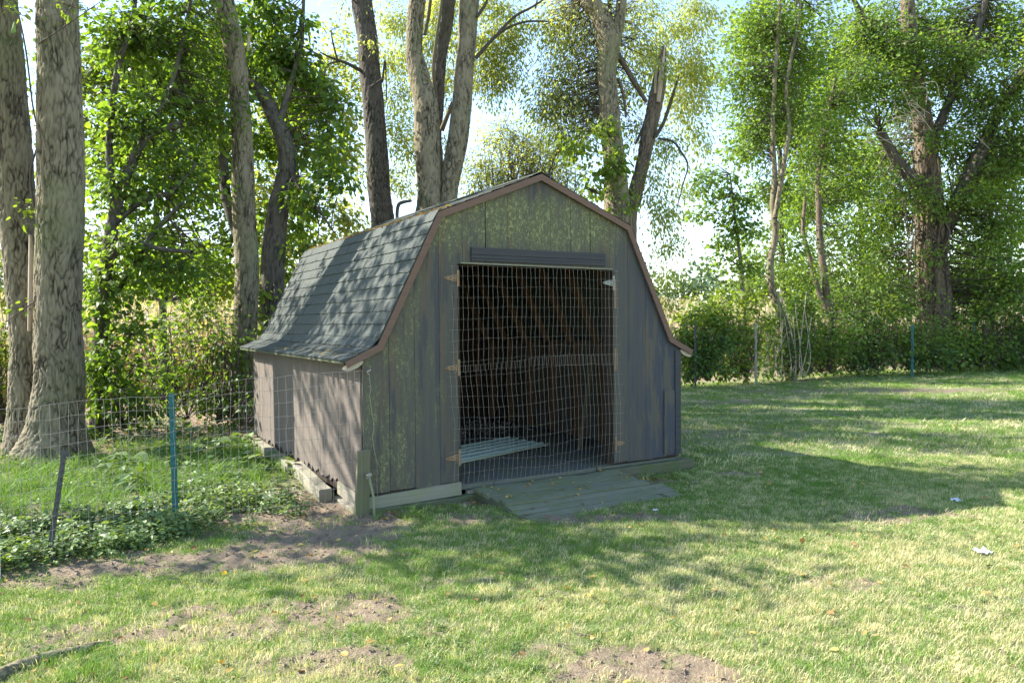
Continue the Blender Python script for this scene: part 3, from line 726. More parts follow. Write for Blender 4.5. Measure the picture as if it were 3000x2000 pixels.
# --- ramp of planks
ramp = empty('plank_ramp', (1.9, -.5, GZ), 'mossy wooden plank ramp leading into the shed doorway', 'ramp')
y = -.045; z = -.062
for k in range(8):
    wd = .118 if k < 4 else .116; lo = k >= 4
    x0 = 1.06+.02*k*(0 if lo else 1)+rng.normal(0, .008)-(.0 if lo else 0)+(.05 if lo else 0)-(.02*(k-4) if lo else 0); x1 = (2.74 if not lo else 2.88-.01*(k-4))+rng.normal(0, .012)
    if k == 7: x0 += .03; x1 -= .75
    y1 = y-wd; z1 = z-.0135
    n = 9; xs = np.linspace(x0, x1, n); v = []; f = []
    for xq in xs:
        j1, j2 = rng.normal(0, .003, 2)
        v += [(xq, y-.0008+rng.normal(0, .0012), z+j1), (xq, y1+.0012+rng.normal(0, .0012), z1+j2), (xq, y1+.002, z1-.032), (xq, y-.002, z-.032)]
    for u in range(n-1):
        for c in range(4): f.append([u*4+c, u*4+(c+1) % 4, (u+1)*4+(c+1) % 4, (u+1)*4+c])
    f += [[3, 2, 1, 0], [n*4-4, n*4-3, n*4-2, n*4-1]]
    MB().add(v, f).build('plank', RAMP, ramp)
    y = y1-(.009 if k != 3 else .022); z = z1-(.001 if k != 3 else .012)
for x in (1.10, 1.9, 2.66): MB().beam((x, -.06, -.135), (x, -1.0, -.215), .045, .075).build('joist', MOSSY, ramp)

# --- things inside the shed
def corr():
    a, b, c, d = [np.array(q) for q in ((1.20, .82, -.012), (1.02, 1.55, -.012), (2.66, 2.05, .0), (2.80, 1.30, .0))]
    n = 64; v = []; f = []
    for i_ in range(2):
        for k in range(n):
            u = k/(n-1); p0 = a*(1-u)+b*u; p1 = d*(1-u)+c*u
            pz = .032*max(0, min(1, (abs(((u*5) % 1)-.5)-.18)/.14))
            p = p0*(1-i_)+p1*i_; v.append((p[0], p[1], p[2]-.012+pz))
    for k in range(n-1): f.append([k, k+1, n+k+1, n+k])
    o = MB().add(v, f).build('corrugated_sheet', CORRUG); md = o.modifiers.new('th', 'SOLIDIFY'); md.thickness = .003; return o
tag(corr(), 'pale green corrugated roofing sheet lying on the shed floor', 'sheet')
BL = ('thin tan board leaning on the inner right wall, deepest inside the shed', 'widest tan board leaning on the inner right wall of the shed', 'narrow tan board leaning on the inner right wall closest to the shed doorway')
for k, (x0, y0, x1, y1, z1, w) in enumerate(((2.98, .95, 3.40, 1.25, 1.05, .05), (3.05, .55, 3.46, .75, 1.2, .06), (3.2, .5, 3.5, .62, 1.0, .045))):
    o = MB().beam((x0, y0, -.03), (x1, y1, z1), w, .022, (1, .3, 0)).build('loose_board', LEAN)
    tag(o, BL[k], 'board', 'boards leaning inside the shed')
n = 2600; px = rng.normal(2.3, .75, n); py = rng.normal(3.25, .38, n); ok = (px > .2) & (px < 3.5) & (py > 2.5) & (py < 4.15); px, py = px[ok], py[ok]; n = len(px)
hz = -.02+.10*np.exp(-((px-2.2)**2/.7+(py-3.4)**2/.16))*rng.random(n)
V, F = leaf_np(np.stack([px, py, hz], 1), rng.normal(size=(n, 3))*np.array([1, 1, .3]), rng.normal(0, .5, (n, 3))+np.array([0, 0, 1]), rng.uniform(.03, .07, n), 'oval')
tag(fast_mesh('dry_leaf_heap', V, F, np.repeat(rng.uniform(0, .6, n), 4), m_leaf('dry_grey_leaf', (.2, .16, .14), (.3, .25, .22), (.42, .36, .33), .15)), 'drift of dry leaves on the floor at the back of the shed', 'leaves', kind='stuff')

# --- wire mesh over the doorway, two overlapping sheets
def wire_sheet(name, fn, nu, nv, ulen, vlen, rad, mat, label, cat, broken=(), ext=.0, seg=26, jag=0.0):
    """fn(u, v) -> points; u along, v up, metres"""
    mb = MB(); us = np.linspace(0, ulen, nu); vs_ = np.linspace(0, vlen, nv)
    for k, u in enumerate(us):
        v = np.linspace(0, vlen, seg); q = fn(np.full(seg, u)+(vnoise(np.stack([v*9, v*0+k*3.7, v*0], 1), 71)-.5)*.015, v); mb.tube(q, rad, 3)
    for k, v in enumerate(vs_):
        u = np.linspace(-ext*rng.random(), ulen+ext*rng.random(), seg*2); q = fn(u, np.full(seg*2, v)+(vnoise(np.stack([u*7, u*0+k*5.1, u*0], 1), 73)-.5)*.016); mb.tube(q, rad, 3)
    return tag(mb.build(name, mat), label, cat)
def f_up(u, v):
    x = .86+u; z = 1.02+v+.02*np.sin(u*2.2)*(1-v)+.05*(u/2)*(1-v); y = -.035-.035*np.sin(np.clip(u/1.95, 0, 1)*np.pi)*(fbm(np.stack([u*1.5, v*1.5, u*0], 1), 5, 2)+.3)
    return np.stack([x, y, z], 1)
def f_lo(u, v):
    x = .84+u+.02*np.sin(v*4); z = -.02+v+.06*(u/2)*np.clip(v, .3, 1)+.018*np.sin(u*4+v*3); y = -.05-.06*np.sin(np.clip(u/2, 0, 1)*np.pi)*(fbm(np.stack([u*1.7, v*1.3, u*0+4], 1), 6, 2)+.2)
    return np.stack([x, y, z], 1)
wire_sheet('wire_mesh', f_up, 38, 11, 1.90, .99, .0010, WIRE, 'upper sheet of galvanised welded wire mesh hung across the shed doorway', 'wire mesh', ext=.04)
wire_sheet('wire_mesh', f_lo, 39, 12, 1.93, 1.12, .0010, WIRE, 'lower bulging sheet of welded wire mesh across the foot of the shed doorway', 'wire mesh', ext=.06)

# --- garden wire fence and its posts
def t_post(name, base, top, w, mat, label, cat='fence post', white=None, group=None):
    base = np.array(base, float); top = np.array(top, float); d = top-base; Lp = np.linalg.norm(d); d /= Lp
    s_ = RT-d*(RT@d); s_ /= np.linalg.norm(s_); n_ = np.cross(d, s_)
    root = empty(name, base, label, cat, group)
    mb = MB()
    v = []; f = []
    sec = [(-.5, -.1), (.5, -.1), (.5, .08), (.12, .1), (.1, .75), (-.1, .75), (-.12, .1), (-.5, .08)]
    a0 = base-d*.25
    for pt in (a0, top):
        for p, q in sec: v.append(pt+s_*p*w+n_*q*w*.9)
    f = [list(range(8))[::-1], list(range(8, 16))]+[[q, (q+1) % 8, (q+1) % 8+8, q+8] for q in range(8)]
    mb.add(v, f); mb.build('shaft', mat, root)
    k = 0; st_ = MB()
    z = .08
    while z < Lp-.03:
        c = base+d*z-n_*w*.14
        st_.add([c+s_*p*w*.13+d*q*.012+n_*r*w*.14 for r in (-1, 1) for p, q in ((-1, -1), (1, -1), (1, 1), (-1, 1))], [[0, 1, 2, 3][::-1], [4, 5, 6, 7], [0, 1, 5, 4], [1, 2, 6, 5], [2, 3, 7, 6], [3, 0, 4, 7]]); z += .055
    st_.build('studs', mat, root)
    if white is not None:
        a1 = top-d*white; mb = MB(); v = []
        for pt in (a1, top+d*.002):
            for p, q in sec: v.append(pt+s_*p*w*1.05+n_*(q*w*.95-.002))
        mb.add(v, f); mb.build('tip', TPOST_W, root)
    return root
pB = G(404, 1212); tB = pB+np.array([-.012, 0, 1.10])
t_post('fence_post', pB, tB, .047, TPOST, 'teal green studded steel fence post standing upright among the weeds')
lb = G(112, 1284); tl_ = np.linalg.norm(lb-CAM); lt = P(148, 1036, ((lb-CAM)@FW)-.0)
t_post('fence_post', lb, lt, .036, TPOST_D, 'dark grey steel post leaning in front of the big twin-trunked tree')
wb = G(-4, 1330); t_post('fence_post', wb, wb+np.array([0, 0, .27]), .03, TPOST_W, 'short whitish post stub at the edge of the weeds beyond the leaning post')
plan = np.array([(-.03, -.075), (pB[0]+.0, pB[1]-.035), (lb[0]+.06, lb[1]-.01), (-3.3, -.32), (-4.6, -.6)])
pd_ = np.concatenate([[0], np.cumsum(np.linalg.norm(np.diff(plan, axis=0), axis=1))])
def f_fence(u, v):
    x = np.interp(u, pd_, plan[:, 0]); y = np.interp(u, pd_, plan[:, 1]); w = (fbm(np.stack([u*1.6, v*1.6, u*0], 1), 81, 3)-.5)
    tall = np.interp(u, [0, 1.2, pd_[1], 3., 5], [1.23, 1.16, 1.07, 1.09, 1.1])
    return np.stack([x+.0*w, y+.07*w, GZ+.02+v/1.1*tall+.03*(fbm(np.stack([u*3, v*0, u*0], 1), 85, 2)-.5)], 1)
wire_sheet('wire_fence', f_fence, 78, 12, pd_[-1], 1.1, .0016, WIRE_R, 'rusty welded wire fence strung from the shed corner past the green post', 'fence', seg=40)
mb = MB(); zz_ = np.linspace(-.1, 1.06, 60); mb.tube(np.stack([.05+.08*(1-(zz_+.1)/1.16)+.012*(vnoise(np.stack([zz_*14, zz_*0, zz_*0], 1), 91)-.5)*2, -.03+zz_*0, zz_], 1), .0022, 4)
mb.tube(np.array([(.045, -.035, 1.045), (.03, -.05, 1.07), (.06, -.055, 1.085)]), .008, 6)
tag(mb.build('loose_wire', WIRE_R), 'kinked loose end wire of the fence hanging down the shed front corner', 'wire')
#@@REST
# ------------------------------------------------------------------ trees
def base_of(x, y, t): p = P(x, y, t); return (p[0], p[1], GZ)
# the big twin-trunked tree by the fence
t1 = empty('twin_trunk_tree', base_of(128, 1040, 9.3), 'big tree with two close furrowed grey trunks behind the wire fence', 'tree')
pa = trunk_mesh(t1, [(122, 1055, 9.3, 190), (130, 985, 9.3, 140), (133, 900, 9.3, 122), (132, 800, 9.3, 114), (135, 620, 9.3, 110), (138, 420, 9.3, 110), (137, 200, 9.3, 106), (135, 0, 9.3, 98), (138, -160, 9.3, 90)], BARK_G, 'trunk', 180, .016, .021, (.046, .27), top=3.0, flare=1.12, flute=.06)
pb = trunk_mesh(t1, [(70, 1030, 9.65, 120), (62, 900, 9.65, 84), (55, 780, 9.65, 78), (45, 600, 9.7, 80), (32, 420, 9.7, 92), (18, 200, 9.7, 88), (4, 0, 9.7, 80), (-10, -160, 9.7, 74)], BARK_G, 'trunk', 150, .018, .02, (.046, .27), top=3.0, flare=1.12, flute=.05)
px_parts(t1, 'bare_strip', DEADW, [[(68, 760, 9.45, 10), (72, 700, 9.42, 17), (73, 600, 9.42, 16), (70, 540, 9.45, 8)]], 8)
px_parts(t1, 'branch', TWIG, ([(100, 330, 9.3, 6), (78, 260, 9.2, 5), (60, 120, 9.2, 5), (40, 20, 9.2, 4), (20, -60, 9.2, 3)], [(80, 480, 9.3, 7), (70, 400, 9.3, 6), (92, 300, 9.2, 5), (85, 180, 9.2, 4)], [(90, 100, 9.1, 4), (150, 60, 8.9, 3), (230, 5, 8.8, 2)], [(180, 130, 9.0, 3), (150, 60, 8.8, 3), (170, 0, 8.8, 2)], [(84, 690, 9.2, 4), (40, 720, 9.1, 3), (5, 745, 9.1, 2)]))
crown(t1, [(40, 20, 9.0, 40, 40, .25), (150, 15, 8.9, 70, 30, .2), (60, 480, 9.2, 22, 30, .5), (50, 700, 9.1, 40, 20, .15)], 'broad', .075, LEAF_V, 1.6, clump=14, tb=.1)
crown(t1, [(260, -330, 9.8, 200, 120, .55), (330, -560, 9.8, 300, 160, .5), (60, -760, 9.6, 300, 140, .4)], 'oval', .17, LEAF_A, 1.3, anchors=[pa[-1], pb[-1], pa[-20]], clump=40, name='crown', twr=.03)

# dark leafy tree just behind it
t2 = empty('leafy_tree', base_of(226, 950, 11), 'dark leaf-covered tree with low crooked limbs behind the twin trunks', 'tree')
p2 = trunk_mesh(t2, [(226, 960, 11, 42), (228, 850, 11, 38), (236, 720, 11, 36), (246, 600, 11.1, 34), (262, 480, 11.2, 28), (300, 380, 11.4, 24), (345, 310, 11.5, 20), (420, 285, 11.6, 18)], BARK_D, 'trunk', 48, .035, .012)
l1 = limb(t2, [(246, 600, 11.1, 20), (300, 560, 11, 16), (370, 575, 11, 13), (440, 582, 10.9, 9)], BARK_D)
l2 = limb(t2, [(255, 520, 11.2, 18), (330, 460, 11.4, 15), (390, 445, 11.5, 12), (450, 380, 11.6, 8)], BARK_D)
l3 = limb(t2, [(236, 700, 11, 20), (290, 640, 11.2, 14), (350, 540, 11.3, 12), (420, 470, 11.4, 8)], BARK_D)
l4 = limb(t2, [(262, 480, 11.2, 20), (250, 330, 11.4, 18), (270, 180, 11.6, 15), (300, 40, 11.8, 12), (310, -120, 12, 10)], BARK_D)
l5 = limb(t2, [(340, 310, 11.5, 14), (390, 200, 11.8, 12), (430, 60, 12, 9), (450, -60, 12, 7)], BARK_D)
an = np.concatenate([p2[::12], l1[::6], l2[::6], l3[::6], l4[::6], l5[::6]])
crown(t2, [(280, 90, 12, 110, 100), (400, 70, 12.3, 110, 100), (495, 100, 13.5, 60, 110, .8), (320, 270, 11.6, 105, 100), (440, 240, 12.4, 100, 110), (280, 430, 11.4, 75, 90, .9), (400, 420, 11.8, 100, 90, .75), (480, 360, 13.5, 50, 80, .8),
      (360, 620, 11.4, 120, 60, .8), (240, 660, 10.9, 40, 110, 1.1), (280, 790, 10.9, 60, 90, .9), (480, 600, 13.3, 50, 90, .7), (300, 560, 11.2, 80, 60, .8), (225, 860, 10.8, 26, 80, .8)],
      'broad', .095, LEAF_A, 2.5, anchors=an, clump=36, sig=.28)
crown(t2, [(350, -180, 12, 190, 150, .6)], 'oval', .17, LEAF_A, 1.4, anchors=an, name='crown', twr=.02)

# slim straight tree and the arching dark one beside it
t3 = empty('slim_tree', base_of(560, 900, 12.6), 'slim straight grey-barked tree standing beside the back of the shed roof', 'tree')
p3 = trunk_mesh(t3, [(562, 900, 12.6, 64), (563, 800, 12.6, 58), (565, 640, 12.6, 56), (562, 500, 12.6, 55), (556, 350, 12.6, 50), (550, 220, 12.6, 46), (540, 110, 12.6, 48), (520, 20, 12.6, 46), (500, -90, 12.6, 42)], BARK_G, 'trunk', 90, .03, .016, (.046, .28), top=3)
px_parts(t3, 'bare_strip', DEADW, [[(569, 118, 12.35, 6), (571, 80, 12.33, 8), (568, 60, 12.36, 5)]], 6)
px_parts(t3, 'branch', BARK_G, [[(560, 500, 12.5, 8), (535, 470, 12.3, 6), (515, 440, 12.2, 4)], [(548, 110, 12.5, 8), (500, 60, 12.4, 5), (470, 20, 12.3, 4)]], 6)
crown(t3, [(440, -200, 12.6, 130, 90, .5)], 'oval', .15, LEAF_A, 1.3, anchors=[p3[-1]], twr=.03)
t4 = empty('arching_tree', base_of(622, 900, 13.3), 'dark tree with an arching upper trunk and broad drooping leaves beside the roof', 'tree')
p4 = trunk_mesh(t4, [(622, 890, 13.3, 66), (624, 760, 13.3, 58), (628, 600, 13.3, 56), (640, 480, 13.3, 50), (655, 400, 13.3, 46), (656, 340, 13.3, 42), (640, 290, 13.35, 38), (615, 240, 13.4, 34), (590, 205, 13.45, 30), (565, 190, 13.5, 26)], BARK_D, 'trunk', 72, .035, .014)
l1 = limb(t4, [(655, 350, 13.3, 14), (680, 420, 13.1, 10), (720, 470, 12.9, 7), (770, 540, 12.8, 4)], BARK_D); l2 = limb(t4, [(640, 290, 13.35, 18), (665, 200, 13.4, 14), (690, 110, 13.5, 10), (700, 0, 13.6, 8), (705, -80, 13.6, 6)], BARK_D)
l3 = limb(t4, [(520, 460, 13.2, 26), (512, 380, 13.3, 24), (505, 300, 13.4, 18), (500, 200, 13.4, 12)], BARK_D, name='limb')
l4 = limb(t4, [(575, 600, 13.3, 30), (540, 520, 13.2, 28), (520, 460, 13.2, 26)], BARK_D)
an = np.concatenate([p4[::10], l1[::5], l2[::5], l3[::5]])
crown(t4, [(620, 30, 13.5, 90, 80, 1), (640, 150, 13.8, 90, 70), (710, 190, 13.8, 75, 90, .75), (750, 290, 13.8, 65, 70, .65), (690, 330, 14, 70, 70, .6), (770, 370, 13.2, 50, 60, .5), (780, 450, 12.9, 55, 60, .42), (720, 470, 13, 60, 60, .55), (650, 470, 13.8, 45, 110, .7), (625, 620, 13.8, 40, 70, .8), (690, 90, 13.6, 40, 70, .6), (770, 215, 13.6, 40, 40, .6), (600, 330, 14, 60, 70, .9), (690, 560, 13.2, 40, 40, .5), (605, 700, 12.9, 30, 60, .6), (600, 760, 12.2, 50, 30, .5)],
      'broad', .12, LEAF_A, 2.3, anchors=an, clump=26, sig=.24, droop=.8)

# tall bluish-grey trunk behind the roof
t5 = empty('tall_tree', base_of(880, 520, 15), 'tall straight dark trunk rising alone behind the shed roof', 'tree')
p5 = trunk_mesh(t5, [(880, 560, 15, 56), (872, 440, 15, 52), (863, 330, 15, 50), (856, 200, 15, 49), (846, 100, 15, 48), (834, 0, 15, 48), (826, -100, 15, 46)], BARK_D, 'trunk', 84, .03, .017, (.048, .28), top=4)
px_parts(t5, 'dead_branch', BARK_D, ([(828, 162, 14.9, 9), (795, 145, 14.7, 7), (758, 132, 14.6, 5), (735, 120, 14.5, 3)], [(775, 138, 14.65, 5), (765, 100, 14.6, 4), (760, 70, 14.5, 3)], [(785, 140, 14.7, 5), (752, 150, 14.6, 4), (748, 185, 14.6, 3), (790, 225, 14.6, 2)], [(832, 20, 14.9, 6), (800, -10, 14.7, 4)], [(878, 190, 15, 5), (885, 140, 15, 4), (888, 230, 15, 3)], [(852, 200, 14.7, 6), (880, 180, 14.6, 3)]))
crown(t5, [(905, 40, 17, 45, 70), (885, 150, 17, 25, 60, .6), (915, 200, 17.5, 38, 80), (925, 330, 18, 40, 80, .6), (900, 420, 18.5, 40, 50, .5), (858, 90, 14.6, 20, 30, .3), (790, -20, 15, 50, 40, .4), (930, 120, 18, 40, 60, .8), (905, 300, 18, 35, 70, .7), (935, 420, 18.5, 35, 50, .7)], 'slim', .085, LEAF_B, 1.45, tn=1.2, clump=60, droop=1.0, twigs=True, twr=.006)

# cluster of three stems
t6 = empty('three_stem_tree', base_of(990, 500, 14), 'tree of three close furrowed stems rising behind the shed ridge', 'tree')
trunk_mesh(t6, [(985, 500, 14, 54), (984, 430, 14, 54), (982, 330, 14, 60), (976, 240, 14, 56), (962, 170, 14, 46), (953, 110, 14, 38), (955, 50, 14, 37), (962, 0, 14, 37), (968, -100, 14, 34)], BARK_G, 'stem', 84, .03, .017, (.048, .28), top=4)
trunk_mesh(t6, [(1012, 540, 14.1, 48), (1028, 460, 14.1, 44), (1042, 370, 14.1, 46), (1058, 270, 14.1, 46), (1068, 180, 14.1, 44), (1074, 100, 14.1, 42), (1081, 0, 14.1, 45), (1088, -100, 14.1, 40)], BARK_G, 'stem', 84, .03, .017, (.048, .28), top=4)
trunk_mesh(t6, [(1003, 480, 14.5, 30), (1003, 330, 14.5, 26), (1006, 240, 14.5, 26), (1010, 150, 14.5, 30), (1022, 70, 14.5, 33), (1032, 0, 14.5, 34), (1040, -100, 14.5, 30)], BARK_D, 'stem', 60, .04, .014, top=4)
px_parts(t6, 'limb', BARK_G, [[(1003, 230, 14.3, 10), (995, 160, 14.2, 9), (1002, 90, 14.2, 8), (1015, 0, 14.2, 8), (1020, -60, 14.2, 6)], [(1014, 300, 14.4, 12), (1028, 265, 14.3, 10), (1040, 235, 14.2, 9)], [(975, 80, 14.4, 10), (985, 30, 14.4, 9), (992, -40, 14.4, 8)]], 8)
px_parts(t6, 'branch', BARK_D, ([(1092, 135, 14, 9), (1130, 92, 13.9, 8), (1165, 65, 13.8, 6), (1210, 50, 13.7, 5), (1260, 50, 13.6, 3)], [(1140, 82, 13.9, 7), (1180, 40, 13.8, 6), (1225, 15, 13.7, 5), (1262, -10, 13.6, 3)], [(1095, 40, 14, 8), (1115, 10, 14, 7), (1130, -30, 14, 6)], [(1230, 20, 13.7, 4), (1235, -5, 13.7, 3)], [(960, 365, 14, 3), (935, 345, 13.8, 2)]))
px_parts(t6, 'bent_stub', BARK_D, [[(913, 520, 12.6, 9), (912, 490, 12.6, 9), (916, 470, 12.6, 9), (928, 464, 12.6, 8), (946, 461, 12.6, 6)]], 8)
px_parts(t6, 'limb', BARK_D, [[(950, 510, 13.6, 6), (960, 470, 13.7, 6), (966, 430, 13.8, 4)]], 8)
crown(t6, [(1010, 60, 16.5, 50, 80), (1005, 190, 16.5, 40, 90, .8), (1130, 60, 15.5, 60, 70, .8), (1130, 150, 15.8, 60, 60, .9), (1165, 185, 15.8, 30, 30, .7), (1180, 90, 15.5, 30, 60, .5), (960, 280, 17, 30, 60, .5), (1090, 110, 16, 30, 70, .8), (1110, 10, 16, 80, 40, .8), (1180, 30, 15.8, 50, 40, .6), (1000, 300, 17, 30, 70, .5), (1015, 0, 16.5, 60, 50, .8), (1150, 110, 16, 70, 80, .7), (1120, 200, 16, 40, 40, .6), (985, 130, 17, 40, 80, .6)], 'slim', .085, LEAF_B, 1.5, tn=1.2, clump=60, droop=1.2, twr=.006)
t6['_n'] = 0

# ivy-grown forked tree and its broken neighbour behind the right of the roof
t7 = empty('forked_tree', base_of(1410, 500, 15), 'vine-wrapped tree forking high up behind the right side of the shed roof', 'tree')
p7 = trunk_mesh(t7, [(1420, 520, 15, 66), (1415, 450, 15, 58), (1410, 340, 15, 50), (1398, 250, 15, 46), (1394, 160, 15, 44), (1400, 95, 15, 56), (1382, 40, 15, 44), (1358, 0, 15, 42), (1335, -60, 15, 40)], BARK_G, 'trunk', 84, .03, .017, (.048, .28), top=3)
trunk_mesh(t7, [(1402, 130, 15, 34), (1416, 80, 15, 28), (1426, 30, 15, 24), (1428, -10, 15, 23), (1430, -80, 15, 20)], BARK_G, 'stem', 48, .04, .012, ground=False, top=3)
px_parts(t7, 'limb', BARK_V, [[(1398, 60, 15.3, 12), (1400, 20, 15.3, 10), (1398, -40, 15.3, 9)], [(1418, 125, 15.2, 14), (1440, 160, 15.2, 13), (1460, 195, 15.2, 12), (1485, 235, 15.2, 9)], [(1420, 180, 15, 8), (1432, 220, 15, 7), (1438, 270, 15, 5)], [(1380, 445, 14.8, 8), (1360, 438, 14.7, 8), (1344, 430, 14.6, 7)]], 8)
crown(t7, [(1270, 60, 15.5, 55, 60), (1260, 170, 15.5, 50, 60, .8), (1300, 220, 15.5, 55, 80), (1330, 100, 15.4, 55, 110), (1270, 260, 15.6, 35, 50, .7), (1370, 180, 15.8, 40, 80, .7), (1460, 90, 15.8, 50, 80), (1450, 10, 15.6, 60, 40, .8), (1290, 320, 15.8, 60, 50, .6), (1310, 10, 15.6, 80, 40, .9), (1350, 250, 15.7, 50, 70, .8), (1240, 230, 15.8, 30, 50, .5), (1460, 200, 15.8, 40, 60, .7), (1470, 290, 15.8, 40, 50, .7)], 'slim', .088, LEAF_B, 1.5, tn=1.2, sig=.4, clump=34, droop=1.1, anchors=p7[60::20], twr=.01)
crown(t7, [(1395, 290, 14.7, 22, 40, 1), (1405, 380, 14.7, 28, 70, 1.3), (1345, 320, 14.6, 55, 40, .9), (1300, 345, 14.6, 50, 35, .5), (1370, 400, 14.7, 40, 50, .7), (1425, 460, 14.6, 30, 40, .6)], 'broad', .11, LEAF_V, 1.5, clump=24, name='vine_leaves', droop=.9)
t8 = empty('broken_tree', base_of(1452, 510, 15.3), 'leaning tree with a splintered broken top beside the vine-wrapped tree', 'tree')
trunk_mesh(t8, [(1440, 520, 15.3, 46), (1456, 460, 15.3, 38), (1470, 400, 15.3, 32), (1485, 330, 15.3, 34), (1500, 270, 15.3, 34), (1508, 220, 15.3, 34), (1516, 170, 15.3, 28), (1524, 130, 15.3, 16), (1526, 105, 15.3, 8)], BARK_V, 'trunk', 60, .04, .015)
px_parts(t8, 'splintered_wood', DEADW, [[(1512, 235, 15.1, 10), (1518, 180, 15.08, 13), (1524, 135, 15.2, 6), (1527, 105, 15.25, 2)], [(1505, 215, 15.1, 7), (1507, 170, 15.1, 7), (1513, 140, 15.15, 2)]], 6)
px_parts(t8, 'dead_branch', BARK_D, [[(1505, 315, 15.2, 9), (1525, 280, 15.1, 9), (1545, 220, 15, 8), (1560, 172, 15, 3)], [(1512, 318, 15.2, 6), (1545, 325, 15.1, 5), (1565, 350, 15, 5), (1580, 380, 15, 4), (1570, 420, 15, 3), (1552, 490, 15, 2)], [(1460, 330, 15.3, 6), (1478, 290, 15.3, 7), (1490, 250, 15.2, 5)]], 8)
crown(t8, [(1560, 50, 16.3, 65, 60), (1600, 150, 16.6, 45, 80, .9), (1560, 230, 16.6, 50, 60, .8), (1600, 290, 16.8, 35, 60, .7), (1500, 400, 15.2, 35, 60, 1.), (1530, 340, 15.8, 50, 50, .7), (1520, 480, 15.4, 35, 70, .9), (1540, 570, 16, 25, 60, .7), (1500, 130, 16, 40, 70, .8), (1640, 60, 17, 30, 40, .4), (1535, 650, 17, 25, 60, .6), (1600, 20, 16.5, 50, 40, .7), (1520, 150, 15, 30, 40, .5), (1570, 130, 16.6, 60, 70, .7), (1590, 230, 16.8, 50, 60, .6), (1560, 400, 16.5, 30, 60, .5), (1620, 340, 17, 20, 40, .3)], 'slim', .085, LEAF_B, 1.5, tn=1.2, clump=50, droop=1.2, twr=.006)
# low bushes showing over the shed ridge
t9 = empty('pale_bush', base_of(1180, 470, 19), 'loose pale-leaved bush with arching twigs showing over the shed ridge', 'bush')
crown(t9, [(1160, 300, 19, 45, 40, .8), (1120, 320, 19, 30, 30, .6), (1210, 330, 19, 40, 40, .6), (1150, 400, 18.5, 70, 35, 1), (1240, 370, 18.5, 60, 40, .9), (1100, 430, 18.5, 40, 25, .9), (1300, 400, 18.5, 60, 40, .8), (1200, 470, 18.5, 140, 50, 1), (1180, 350, 19, 90, 60, .8), (1110, 380, 19, 60, 40, .7), (1290, 340, 19, 60, 50, .7), (1200, 600, 18.5, 140, 90, .6), (1360, 600, 18.5, 80, 120, .5)], 'slim', .09, LEAF_B, 1.2, tn=1.2, sig=.45, clump=26, droop=.4, anchors=[P(1200, 640, 18.5)], twr=.014, tb=.08)
mb = MB()
for pth in ([(1255, 420, 16, 5), (1275, 360, 16, 5), (1310, 330, 16, 4), (1350, 310, 15.8, 3)], [(1180, 420, 17, 3), (1210, 350, 17, 3), (1240, 340, 17, 2)], [(1262, 410, 16, 3), (1240, 370, 16, 3), (1245, 300, 16, 2)]): px_tube(mb, pth, 5)
tag(mb.build('twigs', TWIG, t9), kind='stuff')

# right-hand trees along the far hedge
r1 = empty('thin_tree', base_of(1800, 760, 20.5), 'thin grey two-stemmed tree growing out of the far hedge', 'tree')
q1 = trunk_mesh(r1, [(1815, 800, 20.5, 24), (1800, 740, 20.5, 20), (1772, 660, 20.5, 18), (1772, 600, 20.5, 16), (1780, 540, 20.5, 16), (1776, 470, 20.5, 15), (1782, 400, 20.5, 13), (1776, 300, 20.5, 11), (1782, 180, 20.5, 10), (1790, 60, 20.5, 8), (1795, -40, 20.5, 7)], BARK_G, 'stem', 28, .06, .008, top=2)
q2 = trunk_mesh(r1, [(1780, 500, 20.4, 12), (1800, 380, 20.4, 11), (1812, 300, 20.4, 10), (1808, 200, 20.4, 8), (1830, 60, 20.4, 7)], BARK_G, 'stem', 24, .06, .006, ground=False, top=2)
crown(r1, [(1760, 80, 21, 90, 90), (1730, 180, 21, 90, 80, .9), (1790, 260, 21.3, 110, 80, .9), (1720, 320, 21, 70, 70, .8), (1820, 150, 21.5, 80, 90, .8), (1840, 20, 21.5, 100, 60, .8), (1790, 420, 21.5, 80, 60, .7), (1720, 40, 21, 50, 50, .6), (1800, 560, 21.5, 60, 80, .5), (1740, 620, 21, 40, 60, .5)], 'oval', .11, LEAF_M, 2.0, anchors=np.concatenate([q1[60::15], q2[::15]]), clump=60)
r1b = empty('maple_sapling', base_of(1690, 800, 20), 'young maple with layered leafy branches reaching into the sky gap by the shed', 'tree')
q3 = trunk_mesh(r1b, [(1712, 800, 20, 12), (1708, 700, 20, 10), (1700, 600, 20, 9), (1690, 500, 20, 7), (1675, 400, 20, 4)], BARK_G, 'trunk', 16, .08, .005)
crown(r1b, [(1650, 400, 20, 50, 22, 1.1), (1620, 440, 20, 50, 25, 1.1), (1680, 450, 20, 50, 40, 1), (1640, 490, 20, 60, 25, 1.1), (1690, 530, 20, 50, 40, 1), (1640, 550, 20, 45, 16, 1), (1700, 620, 20, 40, 50, .8), (1660, 585, 20, 30, 14, .7)], 'oval', .12, LEAF_M, 1.7, anchors=q3[10::6], clump=36, tb=-.1, droop=.6)
r2 = empty('forked_thin_tree', base_of(1905, 750, 22.5), 'thin brown tree splitting into two stems just above the far hedge', 'tree')
q4 = trunk_mesh(r2, [(1908, 745, 22.5, 24), (1900, 690, 22.5, 19), (1888, 590, 22.5, 17), (1882, 500, 22.5, 15), (1878, 420, 22.5, 13), (1888, 350, 22.5, 11), (1900, 280, 22.5, 9), (1920, 180, 22.5, 7)], BARK_V, 'stem', 28, .06, .008)
q5 = trunk_mesh(r2, [(1902, 715, 22.5, 16), (1880, 670, 22.5, 14), (1862, 600, 22.4, 12), (1845, 530, 22.4, 10), (1850, 450, 22.4, 7)], BARK_V, 'stem', 24, .06, .006, ground=False)
